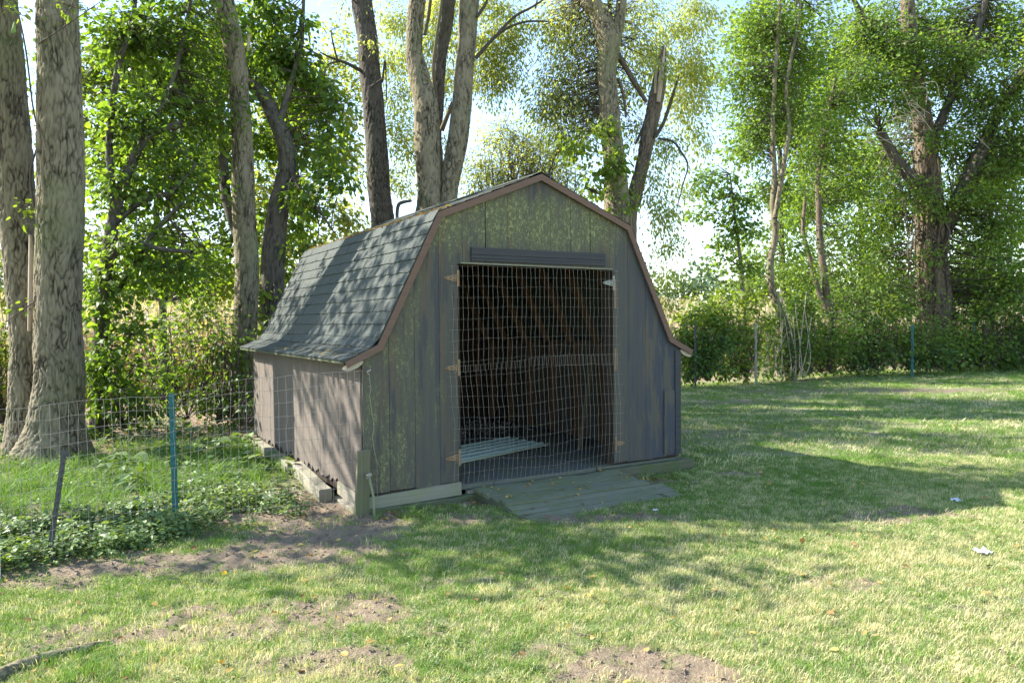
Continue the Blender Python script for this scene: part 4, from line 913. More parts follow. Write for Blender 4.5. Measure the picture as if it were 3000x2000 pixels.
crown(r2, [(1880, 330, 22.8, 80, 80, .8), (1930, 230, 23, 80, 90, .9), (1940, 420, 23, 70, 60, .7), (1870, 470, 23, 60, 60, .6), (1960, 520, 24, 60, 70, .6), (1880, 580, 24, 50, 70, .4), (1930, 640, 24, 50, 60, .6)], 'oval', .11, LEAF_M, 2.0, anchors=np.concatenate([q4[20::10], q5[::10]]), clump=60)
r3 = empty('broad_tree', base_of(2140, 740, 24), 'massive spreading tree whose trunk is hung with brown dead vines', 'tree')
q6 = trunk_mesh(r3, [(2150, 745, 24, 96), (2146, 660, 24, 80), (2138, 560, 24, 76), (2134, 470, 24, 70), (2130, 390, 24, 64), (2125, 310, 24, 50), (2110, 220, 24, 44), (2095, 120, 24, 38), (2085, 0, 24, 32), (2080, -80, 24, 28)], BARK_V, 'trunk', 90, .05, .035, (.09, .4), top=2)
q7 = trunk_mesh(r3, [(2130, 470, 24, 40), (2100, 420, 23.8, 34), (2060, 370, 23.6, 28), (2020, 300, 23.4, 22)], BARK_D, 'limb', 32, .07, .012, ground=False)
q8 = trunk_mesh(r3, [(2160, 540, 24, 46), (2195, 470, 23.8, 40), (2230, 400, 23.6, 34), (2280, 290, 23.4, 30), (2330, 200, 23.2, 28), (2380, 130, 23, 24)], BARK_D, 'limb', 36, .07, .014, ground=False, top=2)
q9 = trunk_mesh(r3, [(2110, 230, 24, 30), (2080, 170, 23.8, 26), (2030, 110, 23.6, 20), (1990, 50, 23.4, 15), (1950, -20, 23.2, 10)], BARK_D, 'limb', 28, .07, .01, ground=False)
q10 = trunk_mesh(r3, [(2200, 470, 23.8, 26), (2280, 330, 23.3, 22), (2352, 320, 23, 20), (2430, 300, 22.8, 16)], BARK_D, 'limb', 28, .07, .01, ground=False)
q11 = trunk_mesh(r3, [(2140, 330, 24, 26), (2190, 210, 23.8, 22), (2240, 90, 23.6, 18), (2270, -20, 23.4, 14)], BARK_D, 'limb', 28, .07, .01, ground=False)
mb = MB()
for k in range(46):
    x = 2142+rng.normal(0, 26); y0 = rng.uniform(330, 560); y1 = y0+rng.uniform(80, 220); t_ = 24-.55+abs(x-2142)/45*.35
    px_tube(mb, [(x, y0, t_, 3), (x+rng.normal(0, 8), (2*y0+y1)/3, t_-.05, 4), (x+rng.normal(0, 10), (y0+2*y1)/3, t_-.05, 4), (x+rng.normal(0, 14), min(y1, 740), t_-.02, 3)], 4, rng.random(), 3)
tag(mb.build('dead_vines', BARK_V, r3), kind='stuff')
an = np.concatenate([q6[60::14], q7[::8], q8[::8], q9[::8], q10[::8], q11[::8]])
crown(r3, [(2000, 60, 23.5, 90, 90), (2100, 60, 25.2, 90, 90), (2200, 60, 25.2, 100, 90), (2310, 80, 25.2, 80, 110), (1990, 190, 23.3, 80, 80), (2080, 220, 25.2, 70, 80, .8), (2170, 190, 25.2, 90, 90, 1), (2270, 230, 23.2, 90, 90), (2050, 340, 25.2, 90, 70, .9), (2170, 320, 25.2, 70, 60, .8), (2260, 380, 25.2, 80, 90), (2330, 360, 22.8, 50, 130), (2010, 460, 25.2, 60, 70, .8), (2060, 560, 25.2, 60, 90, .7), (2220, 560, 25.2, 40, 80, .8), (2290, 520, 23.2, 70, 90, 1), (2330, 640, 23.0, 60, 90, 1), (2260, 660, 25.2, 60, 70, .8), (2030, 670, 25.2, 60, 60, .8), (1990, 600, 25.2, 50, 70, .5), (2200, 660, 25.2, 40, 70, .6), (2390, 200, 22.8, 60, 300), (2080, 220, 23, 60, 60, .5), (2160, 330, 22.8, 60, 50, .4), (2110, 100, 23, 80, 70, .5), (2200, 120, 23, 80, 70, .6), (2140, 460, 23.2, 50, 60, .35), (2150, 620, 23.2, 40, 60, .35), (2060, 420, 23.2, 60, 60, .6), (2220, 450, 23.2, 50, 60, .6)], 'oval', .115, LEAF_M, 1.9, anchors=an, clump=60, twr=.02)
mb = MB()
for k in range(26):
    x = rng.normal(2070, 45); y = rng.normal(270, 40); px_tube(mb, [(x, y, 22.4, 2.5), (x+rng.normal(20, 15), y+rng.normal(5, 12), 22.3, 2), (x+rng.normal(45, 20), y+rng.normal(25, 20), 22.3, 1.5)], 4, 1)
tag(mb.build('dead_twigs', ENDG, r3), kind='stuff')
crown(r3, [(2150, -150, 24.5, 200, 80, .3)], 'oval', .2, LEAF_M, 1.3, anchors=an, twr=.03)

b1 = empty('background_tree', base_of(360, 800, 16.5), 'tree of the thicket behind the crooked-limbed tree at the field edge', 'tree')
q = trunk_mesh(b1, [(380, 880, 16.5, 22), (372, 700, 16.5, 18), (360, 500, 16.5, 15), (370, 300, 16.5, 12), (380, 150, 16.5, 8)], BARK_D, 'trunk', 24, .06, .008)
crown(b1, [(250, 150, 16, 90, 90), (370, 160, 16.5, 100, 100), (470, 200, 16.5, 80, 120), (260, 360, 16, 80, 90), (380, 360, 16.5, 90, 90), (480, 430, 16.5, 60, 100), (300, 560, 16, 100, 70), (420, 570, 16.5, 90, 70), (500, 640, 16.5, 60, 60), (190, 480, 16, 30, 160, .7), (95, 250, 15, 20, 250, .7), (530, 330, 16.5, 50, 90), (540, 520, 16.5, 50, 90), (500, 80, 16.5, 60, 90), (210, 250, 16, 40, 120), (570, 180, 16.8, 50, 90)], 'oval', .12, LEAF_V, 2.2, anchors=q[30::20], clump=40)
b2 = empty('background_tree', base_of(680, 800, 18), 'pale-leaved tree of the thicket behind the arching tree', 'tree')
q = trunk_mesh(b2, [(700, 780, 18, 20), (695, 600, 18, 16), (680, 400, 18, 13), (670, 200, 18, 9)], BARK_D, 'trunk', 24, .06, .008)
crown(b2, [(620, 120, 17, 80, 90, .9), (650, 270, 17.5, 80, 70, .8), (740, 330, 18, 60, 60, .6), (690, 440, 18, 70, 60, .7), (620, 520, 17.5, 60, 80, .8), (720, 560, 18, 60, 50, .6), (590, 650, 17.5, 60, 80, .8), (760, 620, 18, 50, 40, .6), (770, 120, 18, 60, 70, .5), (800, 250, 18, 45, 70, .6), (780, 350, 18, 50, 60, .6), (770, 480, 18, 60, 60, .6), (825, 420, 19, 30, 60, .4), (700, 200, 18, 80, 80, .7), (810, 180, 18.5, 40, 50, .5), (600, 420, 17.5, 50, 80, .8), (800, 560, 18.5, 60, 45, .7)], 'oval', .11, LEAF_B, 2.4, anchors=q[30::20], clump=40)
b3 = empty('background_tree', base_of(1960, 760, 28), 'leafy tree behind the far hedge between the forked thin tree and massive trunk', 'tree')
q = trunk_mesh(b3, [(1985, 760, 28, 18), (1980, 600, 28, 14), (1975, 400, 28, 10)], BARK_D, 'trunk', 24, .08, .008)
crown(b3, [(1830, 480, 27, 60, 70, .7), (1900, 420, 28, 70, 80, .8), (1980, 360, 28, 80, 90, .9), (1980, 560, 28, 70, 80, .7), (2050, 480, 28, 60, 90, .8), (1840, 640, 27, 50, 50, .6), (1930, 680, 27.5, 60, 40, .6), (2040, 640, 28, 60, 60, .7), (1720, 540, 27, 50, 60, .5)], 'oval', .14, LEAF_M, 2.0, anchors=q[20::20], clump=50)
b4 = empty('background_tree', base_of(2270, 760, 29), 'leafy tree behind the far hedge beyond the massive trunk', 'tree')
q = trunk_mesh(b4, [(2275, 760, 29, 18), (2280, 600, 29, 14), (2270, 400, 29, 10)], BARK_D, 'trunk', 24, .08, .008)
crown(b4, [(2210, 460, 29, 60, 80, .8), (2290, 400, 29, 80, 90), (2340, 520, 29, 60, 90), (2250, 590, 29, 60, 70), (2320, 660, 28, 60, 60)], 'oval', .14, LEAF_V, 2.0, anchors=q[20::20], clump=50)

b5 = empty('background_tree', base_of(1790, 700, 31), 'tall backlit tree behind the thin two-stemmed tree at the field edge', 'tree')
q = trunk_mesh(b5, [(1800, 740, 31, 16), (1795, 500, 31, 13), (1790, 250, 31, 9)], BARK_D, 'trunk', 20, .1, .008)
crown(b5, [(1720, 100, 30, 60, 70, .8), (1790, 60, 31, 80, 60), (1800, 240, 31, 90, 80), (1720, 300, 30, 50, 60, .7), (1870, 380, 31, 70, 90), (1860, 160, 31, 80, 90), (1810, 480, 31, 60, 70, .7), (1950, 120, 31, 80, 90), (1960, 300, 31, 70, 90, .8), (1750, 640, 30, 60, 50, .6), (1850, 640, 31, 60, 60, .7)], 'oval', .16, LEAF_V, 1.6, anchors=q[20::15], clump=40, twr=.015)

# trees standing outside the left edge, known by their shade on the yard
def side_tree(loc, h, blobs, label, r=.22):
    root = empty('shade_tree', (*loc, GZ), label, 'tree', 'trees beyond the fence off to the side'); loc = np.array([*loc, 0.])
    pth = smooth_path(np.array([loc+[0, 0, GZ-.2], loc+[.05, .1, h*.4], loc+[-.1, .1, h*.75], loc+[.1, 0, h]]), 60)
    V, F = tube_np(pth, np.linspace(r, r*.35, 60), 20); fast_mesh('trunk', V, F, rng.random(len(V)), BARK_G, root, True)
    Cc = []; Tt = []
    for x, y, z, a, b, n in blobs:
        c = loc+[x, y, z]; nc = max(6, n//30); d = nrm(rng.normal(size=(nc, 3)))*(rng.random((nc, 1))**.4)*np.array([a, a, b]); i_ = rng.integers(0, nc, n)
        Cc.append(c+d[i_]+rng.normal(0, .22, (n, 3))); Tt.append(rng.random(n))
        V, F = twigs_np(np.tile(pth[-10], (nc, 1)), c+d, np.full(nc, .02)); fast_mesh('branch', V, F, np.full(len(V), .5), TWIG, root)
    Cc = np.concatenate(Cc); n = len(Cc)
    V, F = leaf_np(Cc, rng.normal(size=(n, 3)), rng.normal(0, .6, (n, 3))+[0, 0, 1], rng.uniform(.09, .18, n), 'oval'); fast_mesh('crown', V, F, np.repeat(np.concatenate(Tt), 4), LEAF_A, root)
side_tree((-5.6, 3.9), 5.6, [(1.7, -1.6, 4.5, .75, .4, 300), (.9, -.8, 5.2, .8, .5, 260), (2.2, -2.2, 4.4, .5, .3, 120), (-.6, .2, 5.2, .9, .5, 240), (1.2, .4, 6.5, 1.2, .8, 620), (.9, 2.0, 6.4, 1.2, .9, 620), (.6, 3.6, 6.7, 1.2, .9, 560)], 'leafy shade tree beyond the fence on the side of the leaning post')

# ------------------------------------------------------------------ undergrowth shrubs and far hedge
def shrub(name, label, blobs, leaf, size, mat, stems, cat='shrub', group=None, **kw):
    x, y, t = stems[0]; g = G(x, y) if y > 760 else P(x, y, t); c = P(x, y, t); root = empty(name, (c[0], c[1], GZ), label, cat, group)
    base = [P(a, b, c_) for a, b, c_ in stems]; base = [np.array([b[0], b[1], GZ+.15]) for b in base]
    crown(root, blobs, leaf, size, mat, anchors=base, **kw); return root
shrub('understory_shrub', 'thin leafy understory shrub between the twin trunks and the slim tree', [(400, 760, 12.4, 70, 70, .6), (450, 850, 12, 60, 80, .6), (380, 880, 12, 50, 70, .6), (460, 700, 12.5, 60, 50, .6)], 'oval', .085, LEAF_A, [(430, 980, 12), (390, 980, 12.2), (470, 960, 12.4)], layers=1.5, clump=26, twr=.01)
shrub('understory_shrub', 'dark broad-leaved shrub growing against the back of the twin trunks', [(290, 880, 11, 45, 90, 1), (255, 920, 10.6, 35, 70, 1), (330, 930, 11, 40, 50, .8)], 'broad', .10, LEAF_A, [(285, 1010, 11), (260, 1010, 10.8)], layers=1.7, clump=26, tb=-.1)
shrub('understory_shrub', 'sparse twiggy shrub tangled at the foot of the slim tree', [(510, 780, 12, 45, 100, .7), (520, 900, 11.8, 45, 70, .8), (480, 930, 11.6, 40, 40, .7)], 'oval', .08, LEAF_A, [(505, 990, 11.7), (530, 980, 11.8)], layers=1.5, clump=26, tb=-.1)
shrub('understory_shrub', 'sunlit leafy shrub at the left edge behind the twin trunks', [(15, 860, 11.5, 40, 110, .8), (20, 680, 12, 30, 90, .6), (5, 560, 12, 30, 60, .6), (-40, 800, 11.5, 60, 160, .8)], 'oval', .09, LEAF_V, [(10, 990, 11.5), (-30, 990, 11.5)], layers=1.4, clump=26)
shrub('understory_shrub', 'low leafy shrub beside the back corner of the shed', [(575, 860, 11.8, 22, 30, .4), (560, 930, 11.2, 22, 40, .5)], 'oval', .09, LEAF_W, [(565, 985, 11.2)], layers=1.3, clump=20)
# weeds with large leaves at the shed foot and by the trunk
hs = [('vine-smothered hedge clump beside the shed right eave', [(1590, 770, 18.8, 45, 50), (1610, 820, 18.6, 55, 55, 1.2), (1650, 790, 18.8, 50, 60), (1580, 850, 18.5, 35, 30)], (1600, 865, 18.6), LEAF_H),
      ('light green brambly hedge clump around the galvanised post', [(1660, 740, 19.3, 60, 45), (1720, 790, 19.5, 50, 60), (1690, 840, 19.3, 50, 35, 1.1), (1640, 710, 19.6, 40, 30, .8), (1740, 720, 19.8, 40, 40, .8), (1720, 680, 20.5, 50, 40, .6), (1610, 720, 19.5, 40, 30, .7)], (1690, 870, 19.4), LEAF_V),
      ('hedge clump with bleached dead stems at the foot of the thin tree', [(1790, 800, 20.2, 45, 50, .7), (1820, 780, 20.6, 45, 60, .8), (1780, 850, 20.1, 40, 25, .6), (1770, 740, 20.5, 30, 40, .6), (1830, 700, 21.5, 50, 50, .6)], (1795, 870, 20.2), LEAF_H),
      ('dense hedge clump below the thin forked tree', [(1870, 790, 21, 60, 60), (1910, 800, 21.3, 55, 55), (1880, 740, 21.3, 60, 30, .8), (1850, 840, 20.9, 40, 25), (1900, 690, 23, 60, 50, .6)], (1885, 860, 21), LEAF_M),
      ('hedge clump between the forked thin tree and the teal far post', [(1960, 790, 21.6, 50, 60), (2010, 790, 21.8, 50, 60), (1980, 730, 22, 70, 35, .9), (1990, 845, 21.6, 60, 16), (2000, 680, 23, 70, 60, .7)], (1985, 855, 21.7), LEAF_H),
      ('dark hedge clump below the massive vine-hung trunk', [(2080, 790, 22.2, 60, 55), (2140, 800, 22.4, 60, 50), (2110, 750, 22.6, 70, 20, .6), (2100, 835, 22.2, 60, 16), (2080, 690, 23, 40, 60, .6)], (2110, 850, 22.3), LEAF_H),
      ('loose yellow-green hedge clump beyond the massive trunk', [(2200, 780, 22.9, 50, 60), (2250, 790, 23.2, 50, 55), (2220, 720, 23.4, 50, 40, .8), (2230, 660, 24, 60, 60, .8)], (2225, 845, 23), LEAF_M),
      ('shady hedge clump at the far end of the fence line', [(2310, 780, 23.5, 50, 70), (2350, 760, 23.6, 50, 90), (2300, 820, 23.4, 60, 24), (2400, 760, 23.8, 50, 90)], (2320, 840, 23.5), LEAF_H)]
for lab, bl, st_, mt in hs:
    x, y, t = st_
    shrub('hedge_shrub', lab, bl, 'oval', .105, mt, [(x-25, y, t), (x, y, t+.2), (x+25, y, t)], group='shrubs along the far fence', layers=1.9, clump=36, twr=.01, cat='hedge')
for lab, bl, st_, mt in [('broad-leaved bramble mound rising above the hedge beside the shed eave', [(1585, 735, 18.9, 40, 30), (1625, 715, 19.2, 45, 30), (1670, 700, 19.6, 45, 30), (1570, 790, 18.7, 30, 40)], (1615, 865, 19.), LEAF_V),
      ('tall loose sapling clump in the hedge between the thin trees', [(1840, 700, 20.8, 30, 60, .8), (1860, 640, 21, 35, 50, .6), (1830, 760, 20.6, 40, 40)], (1845, 862, 20.7), LEAF_M),
      ('leafy sapling clump in the hedge left of the teal far post', [(2040, 720, 21.9, 35, 50, .8), (2020, 650, 22.2, 35, 50, .6), (2060, 770, 21.8, 30, 40)], (2040, 855, 21.8), LEAF_V),
      ('leafy sapling clump in the hedge at the last teal post', [(2270, 710, 23, 40, 60, .9), (2300, 640, 23, 40, 60, .8), (2250, 780, 22.8, 30, 40)], (2270, 845, 22.9), LEAF_M)]:
    x, y, t = st_
    shrub('hedge_shrub', lab, bl, 'broad', .13, mt, [(x-15, y, t), (x+15, y, t)], group='shrubs along the far fence', layers=1.6, clump=26, twr=.01, cat='hedge')
# bleached dead stems in the hedge
mb = MB()
for k in range(16):
    x = rng.choice([1815, 1830, 1800, 1720, 1740])+rng.normal(0, 16); y = rng.uniform(760, 800); px_tube(mb, [(x, 865, 20, 3), (x+rng.normal(0, 10), (y+865)/2, 20, 2.5), (x+rng.normal(0, 16), y-rng.random()*120, 20.1, 2)], 4, 1, 3)
tag(mb.build('dead_stems', ENDG), 'tangle of bleached dead stems standing in the far hedge', 'dead stems', kind='stuff')
# far fence posts
def far_post(x, y0, y1, t, w, mat, label):
    b = P(x, y0, t); b[2] = GZ; t_post('fence_post', b, np.array([b[0], b[1], P(x, y1, t)[2]]), w, mat, label, group=None)
far_post(1736, 872, 742, 19.0, .05, ZINC, 'thin galvanised post standing in front of the light green hedge')
far_post(2095, 855, 745, 21.6, .075, TPOST, 'teal green steel post in the hedge by the massive trunk')
far_post(2236, 848, 738, 23.0, .06, TPOST, 'teal green steel post at the far end of the hedge')
far_post(1597, 880, 745, 18.2, .05, TPOST_D, 'dark steel post half hidden in vines beside the shed eave')

# ------------------------------------------------------------------ dry corn field behind the trees, far wood
def corn_src(k):
    V = []; F = []; T = []; n0 = 0; h = rng.uniform(1.9, 2.4)
    v, f = tube_np(smooth_path(np.array([(0, 0, 0), (.02, .01, h*.5), (.0, .03, h)]), 6), np.linspace(.014, .006, 6), 4); V.append(v); F.append(f); T.append(np.full(len(v), .6)); n0 = len(v)
    for q in range(11):
        z = h*(.12+.075*q); a = q*math.pi+rng.normal(0, .5); d = np.array([math.cos(a), math.sin(a), 0]); s_ = np.array([-d[1], d[0], 0]); ln = rng.uniform(.45, .75); tt = rng.random()
        pts = [np.array([0, 0, z])+d*ln*u+np.array([0, 0, 1])*(ln*.75*u-ln*1.5*u*u*rng.uniform(.8, 1.2)) for u in (0, .3, .65, 1)]
        w = [.018, .036, .028, .004]; v = np.array([p+s_*ww*sg+np.array([0, 0, .01*sg]) for p, ww in zip(pts, w) for sg in (-1, 1)])
        f = np.array([[2*u, 2*u+1, 2*u+3, 2*u+2] for u in range(3)])+n0; V.append(v); F.append(f); T.append(np.full(8, tt)); n0 += 8
    for q in range(6):
        a = rng.random()*6.28; d = np.array([math.cos(a)*.12, math.sin(a)*.12, .25]); v = np.array([(0, .03, h), (.012, .03, h), np.array([.012, .03, h])+d, np.array([0, .03, h])+d]); V.append(v); F.append(np.array([[0, 1, 2, 3]])+n0); T.append(np.full(4, .9)); n0 += 4
    return source('corn_plant', np.concatenate(V), np.concatenate(F), np.concatenate(T), CORN)
cs = [corn_src(k) for k in range(5)]
ry = np.arange(12.5, 62, .76); pts = []
for y in ry:
    dn = .22 if y < 24 else .34; x = np.arange(-12, 70, dn)+rng.normal(0, .05, len(np.arange(-12, 70, dn)))
    t_ = (x-CAM[0])*FH[0]+(y-CAM[1])*FH[1]; u = (x-CAM[0])*RH[0]+(y-CAM[1])*RH[1]; ok = (t_ > 4) & (np.abs(u)/t_ < .78)
    x = x[ok]; pts.append(np.stack([x, np.full(len(x), y)+rng.normal(0, .06, len(x)), np.full(len(x), GZ-.02)], 1))
pts = np.concatenate(pts); n = len(pts)
tag(scatter('corn_field', pts, np.stack([rng.normal(0, .06, n), rng.normal(0, .06, n), rng.random(n)*6.28], 1), rng.uniform(.85, 1.1, n), rng.integers(0, 5, n), cs), 'field of dry tan corn stalks behind the trees', 'corn', kind='stuff')
def far_wood(name, label, spec):
    Cc = []; Tt = []; Sz = []
    for x, y, t, rx, ry_, n, s in spec:
        c = P(x, y, t); nc = max(5, n//45); d = nrm(rng.normal(size=(nc, 3)))*(rng.random((nc, 1))**.35); cc = c+d[:, :1]*RT*rx*mpp(t)+d[:, 1:2]*np.array([0, 0, 1])*ry_*mpp(t)+d[:, 2:]*FW*rx*mpp(t)*.7
        i_ = rng.integers(0, nc, n); Cc.append(cc[i_]+rng.normal(0, s*1.6, (n, 3))); Tt.append(np.clip(rng.normal(.5, .2, nc)[i_]+rng.normal(0, .15, n), 0, 1)); Sz.append(rng.uniform(.6, 1.3, n)*s)
    Cc = np.concatenate(Cc); n = len(Cc); V, F = leaf_np(Cc, rng.normal(size=(n, 3)), rng.normal(0, .7, (n, 3))+[0, 0, 1], np.concatenate(Sz), 'oval')
    return tag(fast_mesh(name, V, F, np.repeat(np.concatenate(Tt), 4), LEAF_F), label, 'trees', kind='stuff')
sp = []
for k in range(46):
    x = -60+k*55; h = rng.uniform(70, 105)+(25 if 500 < x < 900 else 0); sp.append((x, 738-h*.62, 105+rng.normal(0, 6), 48, h*.75, 620, .75))
far_wood('distant_wood', 'hazy line of trees beyond the corn field', sp)

# ------------------------------------------------------------------ grass, weeds, litter
def blade_src(name, nb, rad, h0, h1, w, mat, lean=.5):
    V = []; F = []; T = []; n0 = 0
    for k in range(nb):
        a = rng.random()*6.28; r = rad*math.sqrt(rng.random()); c = np.array([math.cos(a)*r, math.sin(a)*r, -.005]); h = rng.uniform(h0, h1); b = rng.random()*6.28
        d = np.array([math.cos(b), math.sin(b), 0])*rng.uniform(.1, lean)*h*1.6; s_ = np.array([-math.sin(b+.6), math.cos(b+.6), 0])*w*rng.uniform(.7, 1.3)/2
        p = [c, c+d*.3+[0, 0, h*.55], c+d+[0, 0, h*rng.uniform(.75, 1)]]
        v = np.array([p[0]-s_, p[0]+s_, p[1]+s_*.8, p[1]-s_*.8, p[2]+s_*.12, p[2]-s_*.12]); F.append(np.array([[0, 1, 2, 3], [3, 2, 4, 5]])+n0); V.append(v); n0 += 6; T.append(np.full(6, rng.random()))
    return source(name, np.concatenate(V), np.concatenate(F), np.concatenate(T), mat)
g_near = [blade_src('grass_tuft', 18, .055, .014, .045, .003, GRASS, .55) for k in range(6)]
g_far = [blade_src('grass_tuft', 30, .16, .025, .065, .006, GRASS, .9) for k in range(4)]
g_long = [blade_src('grass_tuft', 18, .06, .10, .26, .0055, GRASS_L, .9) for k in range(4)]
def sample(n, tmin, tmax, umax=1.15):
    n = int(n*1.55); tmin *= .6 if tmin < 4 else 1
    t_ = np.sqrt(rng.uniform(tmin**2, tmax**2, n)); u = rng.uniform(-umax, umax, n)*t_
    xy = CAM[:2]+t_[:, None]*FH+u[:, None]*RH; return xy[:, 0], xy[:, 1]
def clear(x, y): return ~((x > -.04) & (x < 3.7) & (y > -.05) & (y < 4.4)) & ~((x > 1.06) & (x < 2.86) & (y < .05) & (y > -.98))
def spread(name, label, n, tmin, tmax, srcs, keep, s0, s1, cat='grass', tilt=.12):
    x, y = sample(n, tmin, tmax); b = bare_at(x, y); k = keep(x, y, b) & clear(x, y); x, y = x[k], y[k]; n = len(x); z = ground_z(x, y, b[k])
    return tag(scatter(name, np.stack([x, y, z], 1), np.stack([rng.normal(0, tilt, n), rng.normal(0, tilt, n), rng.random(n)*6.28], 1), rng.uniform(s0, s1, n), rng.integers(0, len(srcs), n), srcs), label, cat, kind='stuff')
def lush(x, y): return fbm(np.stack([x*1.1, y*1.1, x*0], 1), 55, 3)
FL = lambda x: np.interp(x, plan[::-1, 0], plan[::-1, 1])
def infence(x, y): return (x < -.1) & (y > FL(x)+.02) & (y < 5.2)
spread('lawn_grass', 'short mown grass, green and straw, of the near yard', 80000, 3.0, 9.0, g_near, lambda x, y, b: (rng.random(len(x)) < np.clip((1.12-b*1.25)*(.35+1.3*fbm(np.stack([x*7, y*7, x*0], 1), 61, 3)), .05, 1)) & ~infence(x, y), .5, 1.15)
spread('lawn_grass', 'short mown grass of the yard beyond the shed', 26000, 8.5, 27, g_far, lambda x, y, b: (rng.random(len(x)) < np.clip(1.05-b*1.3, .03, 1)) & (y < 8.3) & (x > 0), .7, 1.3)
spread('long_grass', 'longer uncut grass inside the wire fence', 5200, 5.0, 10.5, g_long, lambda x, y, b: infence(x, y) & (rng.random(len(x)) < np.clip(1.1-b, .05, 1)) & (y > .9+rng.random(len(x))*1.2), .5, 1.1)
spread('long_grass', 'taller grass wisps along shed, ramp and bare patches', 1500, 3.2, 9.0, g_long, lambda x, y, b: (~infence(x, y)) & (lush(x, y) > .53) & (rng.random(len(x)) < .55), .2, .45)
# tufts by the shed corner
tx = np.array([.28, .33, .38, .25, .02, .9, 1.0, 1.5, 1.75, 2.0]); ty = np.array([-.33, -.30, -.36, -.37, -.22, -.75, -.85, -1.1, -1.12, -1.15])
def clod_src():
    v = np.array([(x, y, z) for x in (-1, 1) for y in (-1, 1) for z in (-1, 1)], float); v = nrm(v+rng.normal(0, .35, v.shape))*np.array([1, .8, .6])*.012; f = np.array([[0, 1, 3, 2], [4, 6, 7, 5], [0, 4, 5, 1], [2, 3, 7, 6], [0, 2, 6, 4], [1, 5, 7, 3]])
    return source('soil_clod', v, f, np.full(8, .5), SOIL)
SOIL = m_plain('soil_clod', (.2, .152, .108), .95, 0, .4, 60)
cl = [clod_src() for k in range(5)]
spread('soil_clods', 'loose crumbs of bare soil in the worn patches', 26000, 3.1, 9.5, cl, lambda x, y, b: (b > .42) & (rng.random(len(x)) < b), .3, 1.5, 'soil', .8)
tag(scatter('long_grass', np.stack([tx, ty, gz(tx, ty)], 1), np.stack([tx*0, tx*0, tx*40], 1), rng.uniform(.45, .8, 10), rng.integers(0, 4, 10), g_long), 'upright grass tufts in front of the shed sill', 'grass', kind='stuff')
def weed_src(hgt, nl, ls, spread_=.1):
    c = []; a = []; nn = []; s = []
    for q in range(nl):
        u = rng.random()**.7; an_ = rng.random()*6.28; r = spread_*rng.random(); c.append((math.cos(an_)*r, math.sin(an_)*r, hgt*u)); a.append((math.cos(an_), math.sin(an_), rng.uniform(-.3, .35))); nn.append((rng.normal(0, .35), rng.normal(0, .35), 1)); s.append(ls*rng.uniform(.6, 1.2))
    V, F = leaf_np(np.array(c), np.array(a), np.array(nn), np.array(s), 'broad'); T = np.repeat(rng.random(nl), 6)
    st_ = rng.integers(0, nl, 5); v2, f2 = twigs_np(np.zeros((5, 3)), np.array(c)[st_], np.full(5, .002)); return source('weed_plant', np.concatenate([V, v2]), np.concatenate([F, f2+len(V)]), np.concatenate([T, np.full(len(v2), .2)]), LEAF_W)
wd = [weed_src(rng.uniform(.09, .17), 26, .042) for k in range(6)]; wb_ = [weed_src(.16, 12, .11, .08) for k in range(3)]
spread('ground_weeds', 'small broad-leaved weeds dotted through the lawn', 9000, 3.1, 12, wd, lambda x, y, b: (~infence(x, y)) & (fbm(np.stack([x*1.7, y*1.7, x*0], 1), 77, 3) > .56) & (b < .6), .14, .34, 'weeds', .2)
def weedy(x, y): return infence(x, y) & (y < np.interp(x, [-5, -2, -1, -.2], [1.2, 1.3, 1.5, .9])+.7*(lush(x, y)-.5)*2) | ((x < -1.2) & (y > FL(x)-.12) & (y < FL(x)+.3)) | ((x < -.9) & (x > -2.0) & (y > FL(x)-.35*lush(x, y)-.05) & (y < FL(x)+.3))
spread('ground_weeds', 'broad-leaved green weeds covering the ground along the wire fence', 12000, 4.2, 9, wd, lambda x, y, b: weedy(x, y) & (rng.random(len(x)) < np.clip(2.2*lush(x*2.5, y*2.5)-.45, .15, 1)*np.clip((-x-.15)/.9, .04, 1)), .6, 1.25, 'weeds', .2)
spread('ground_weeds', 'scattered weeds under the trees by the shed side', 2600, 6, 13, wd, lambda x, y, b: (x < -.15) & (x > -4) & (y > 1.4) & (rng.random(len(x)) < .45), .5, 1.1, 'weeds', .2)
spread('ground_weeds', 'large-leaved seedlings at the foot of the trees and shed side', 420, 7, 12.5, wb_, lambda x, y, b: (x < -.12) & (x > -4) & (y > 1.9) & (lush(x, y) > .5), .7, 1.5, 'weeds', .15)
for k, (x, y, s_) in enumerate(((735, 1175, .9), (590, 1030, 1.2), (575, 1000, 1.4), (520, 1030, 1.1), (700, 1140, .7))): pass
# fallen leaves
def litter(name, label, x, y, z, sz, tint, extra=0):
    n = len(x); V, F = leaf_np(np.stack([x, y, z+.006], 1), np.stack([rng.normal(size=n), rng.normal(size=n), rng.normal(0, .25, n)], 1), rng.normal(0, .3, (n, 3))+[0, 0, 1], sz, 'broad')
    return tag(fast_mesh(name, V, F, np.repeat(tint, 6), LITTER), label, 'leaves', kind='stuff')
x, y = sample(1400, 3.1, 14); k = clear(x, y); x, y = x[k], y[k]; n = len(x); litter('fallen_leaves', 'yellow and brown fallen leaves scattered over the yard', x, y, gz(x, y)+rng.uniform(0, .03, n), rng.uniform(.02, .055, n), np.clip(rng.normal(.6, .3, n), 0, 1))
x = rng.uniform(-3.5, 1.2, 2600); y = rng.uniform(2.2, 12, 2600); k = clear(x, y); x, y = x[k], y[k]; litter('fallen_leaves', 'brown leaf litter under the trees', x, y, gz(x, y), rng.uniform(.03, .07, len(x)), np.clip(rng.normal(.25, .2, len(x)), 0, 1))
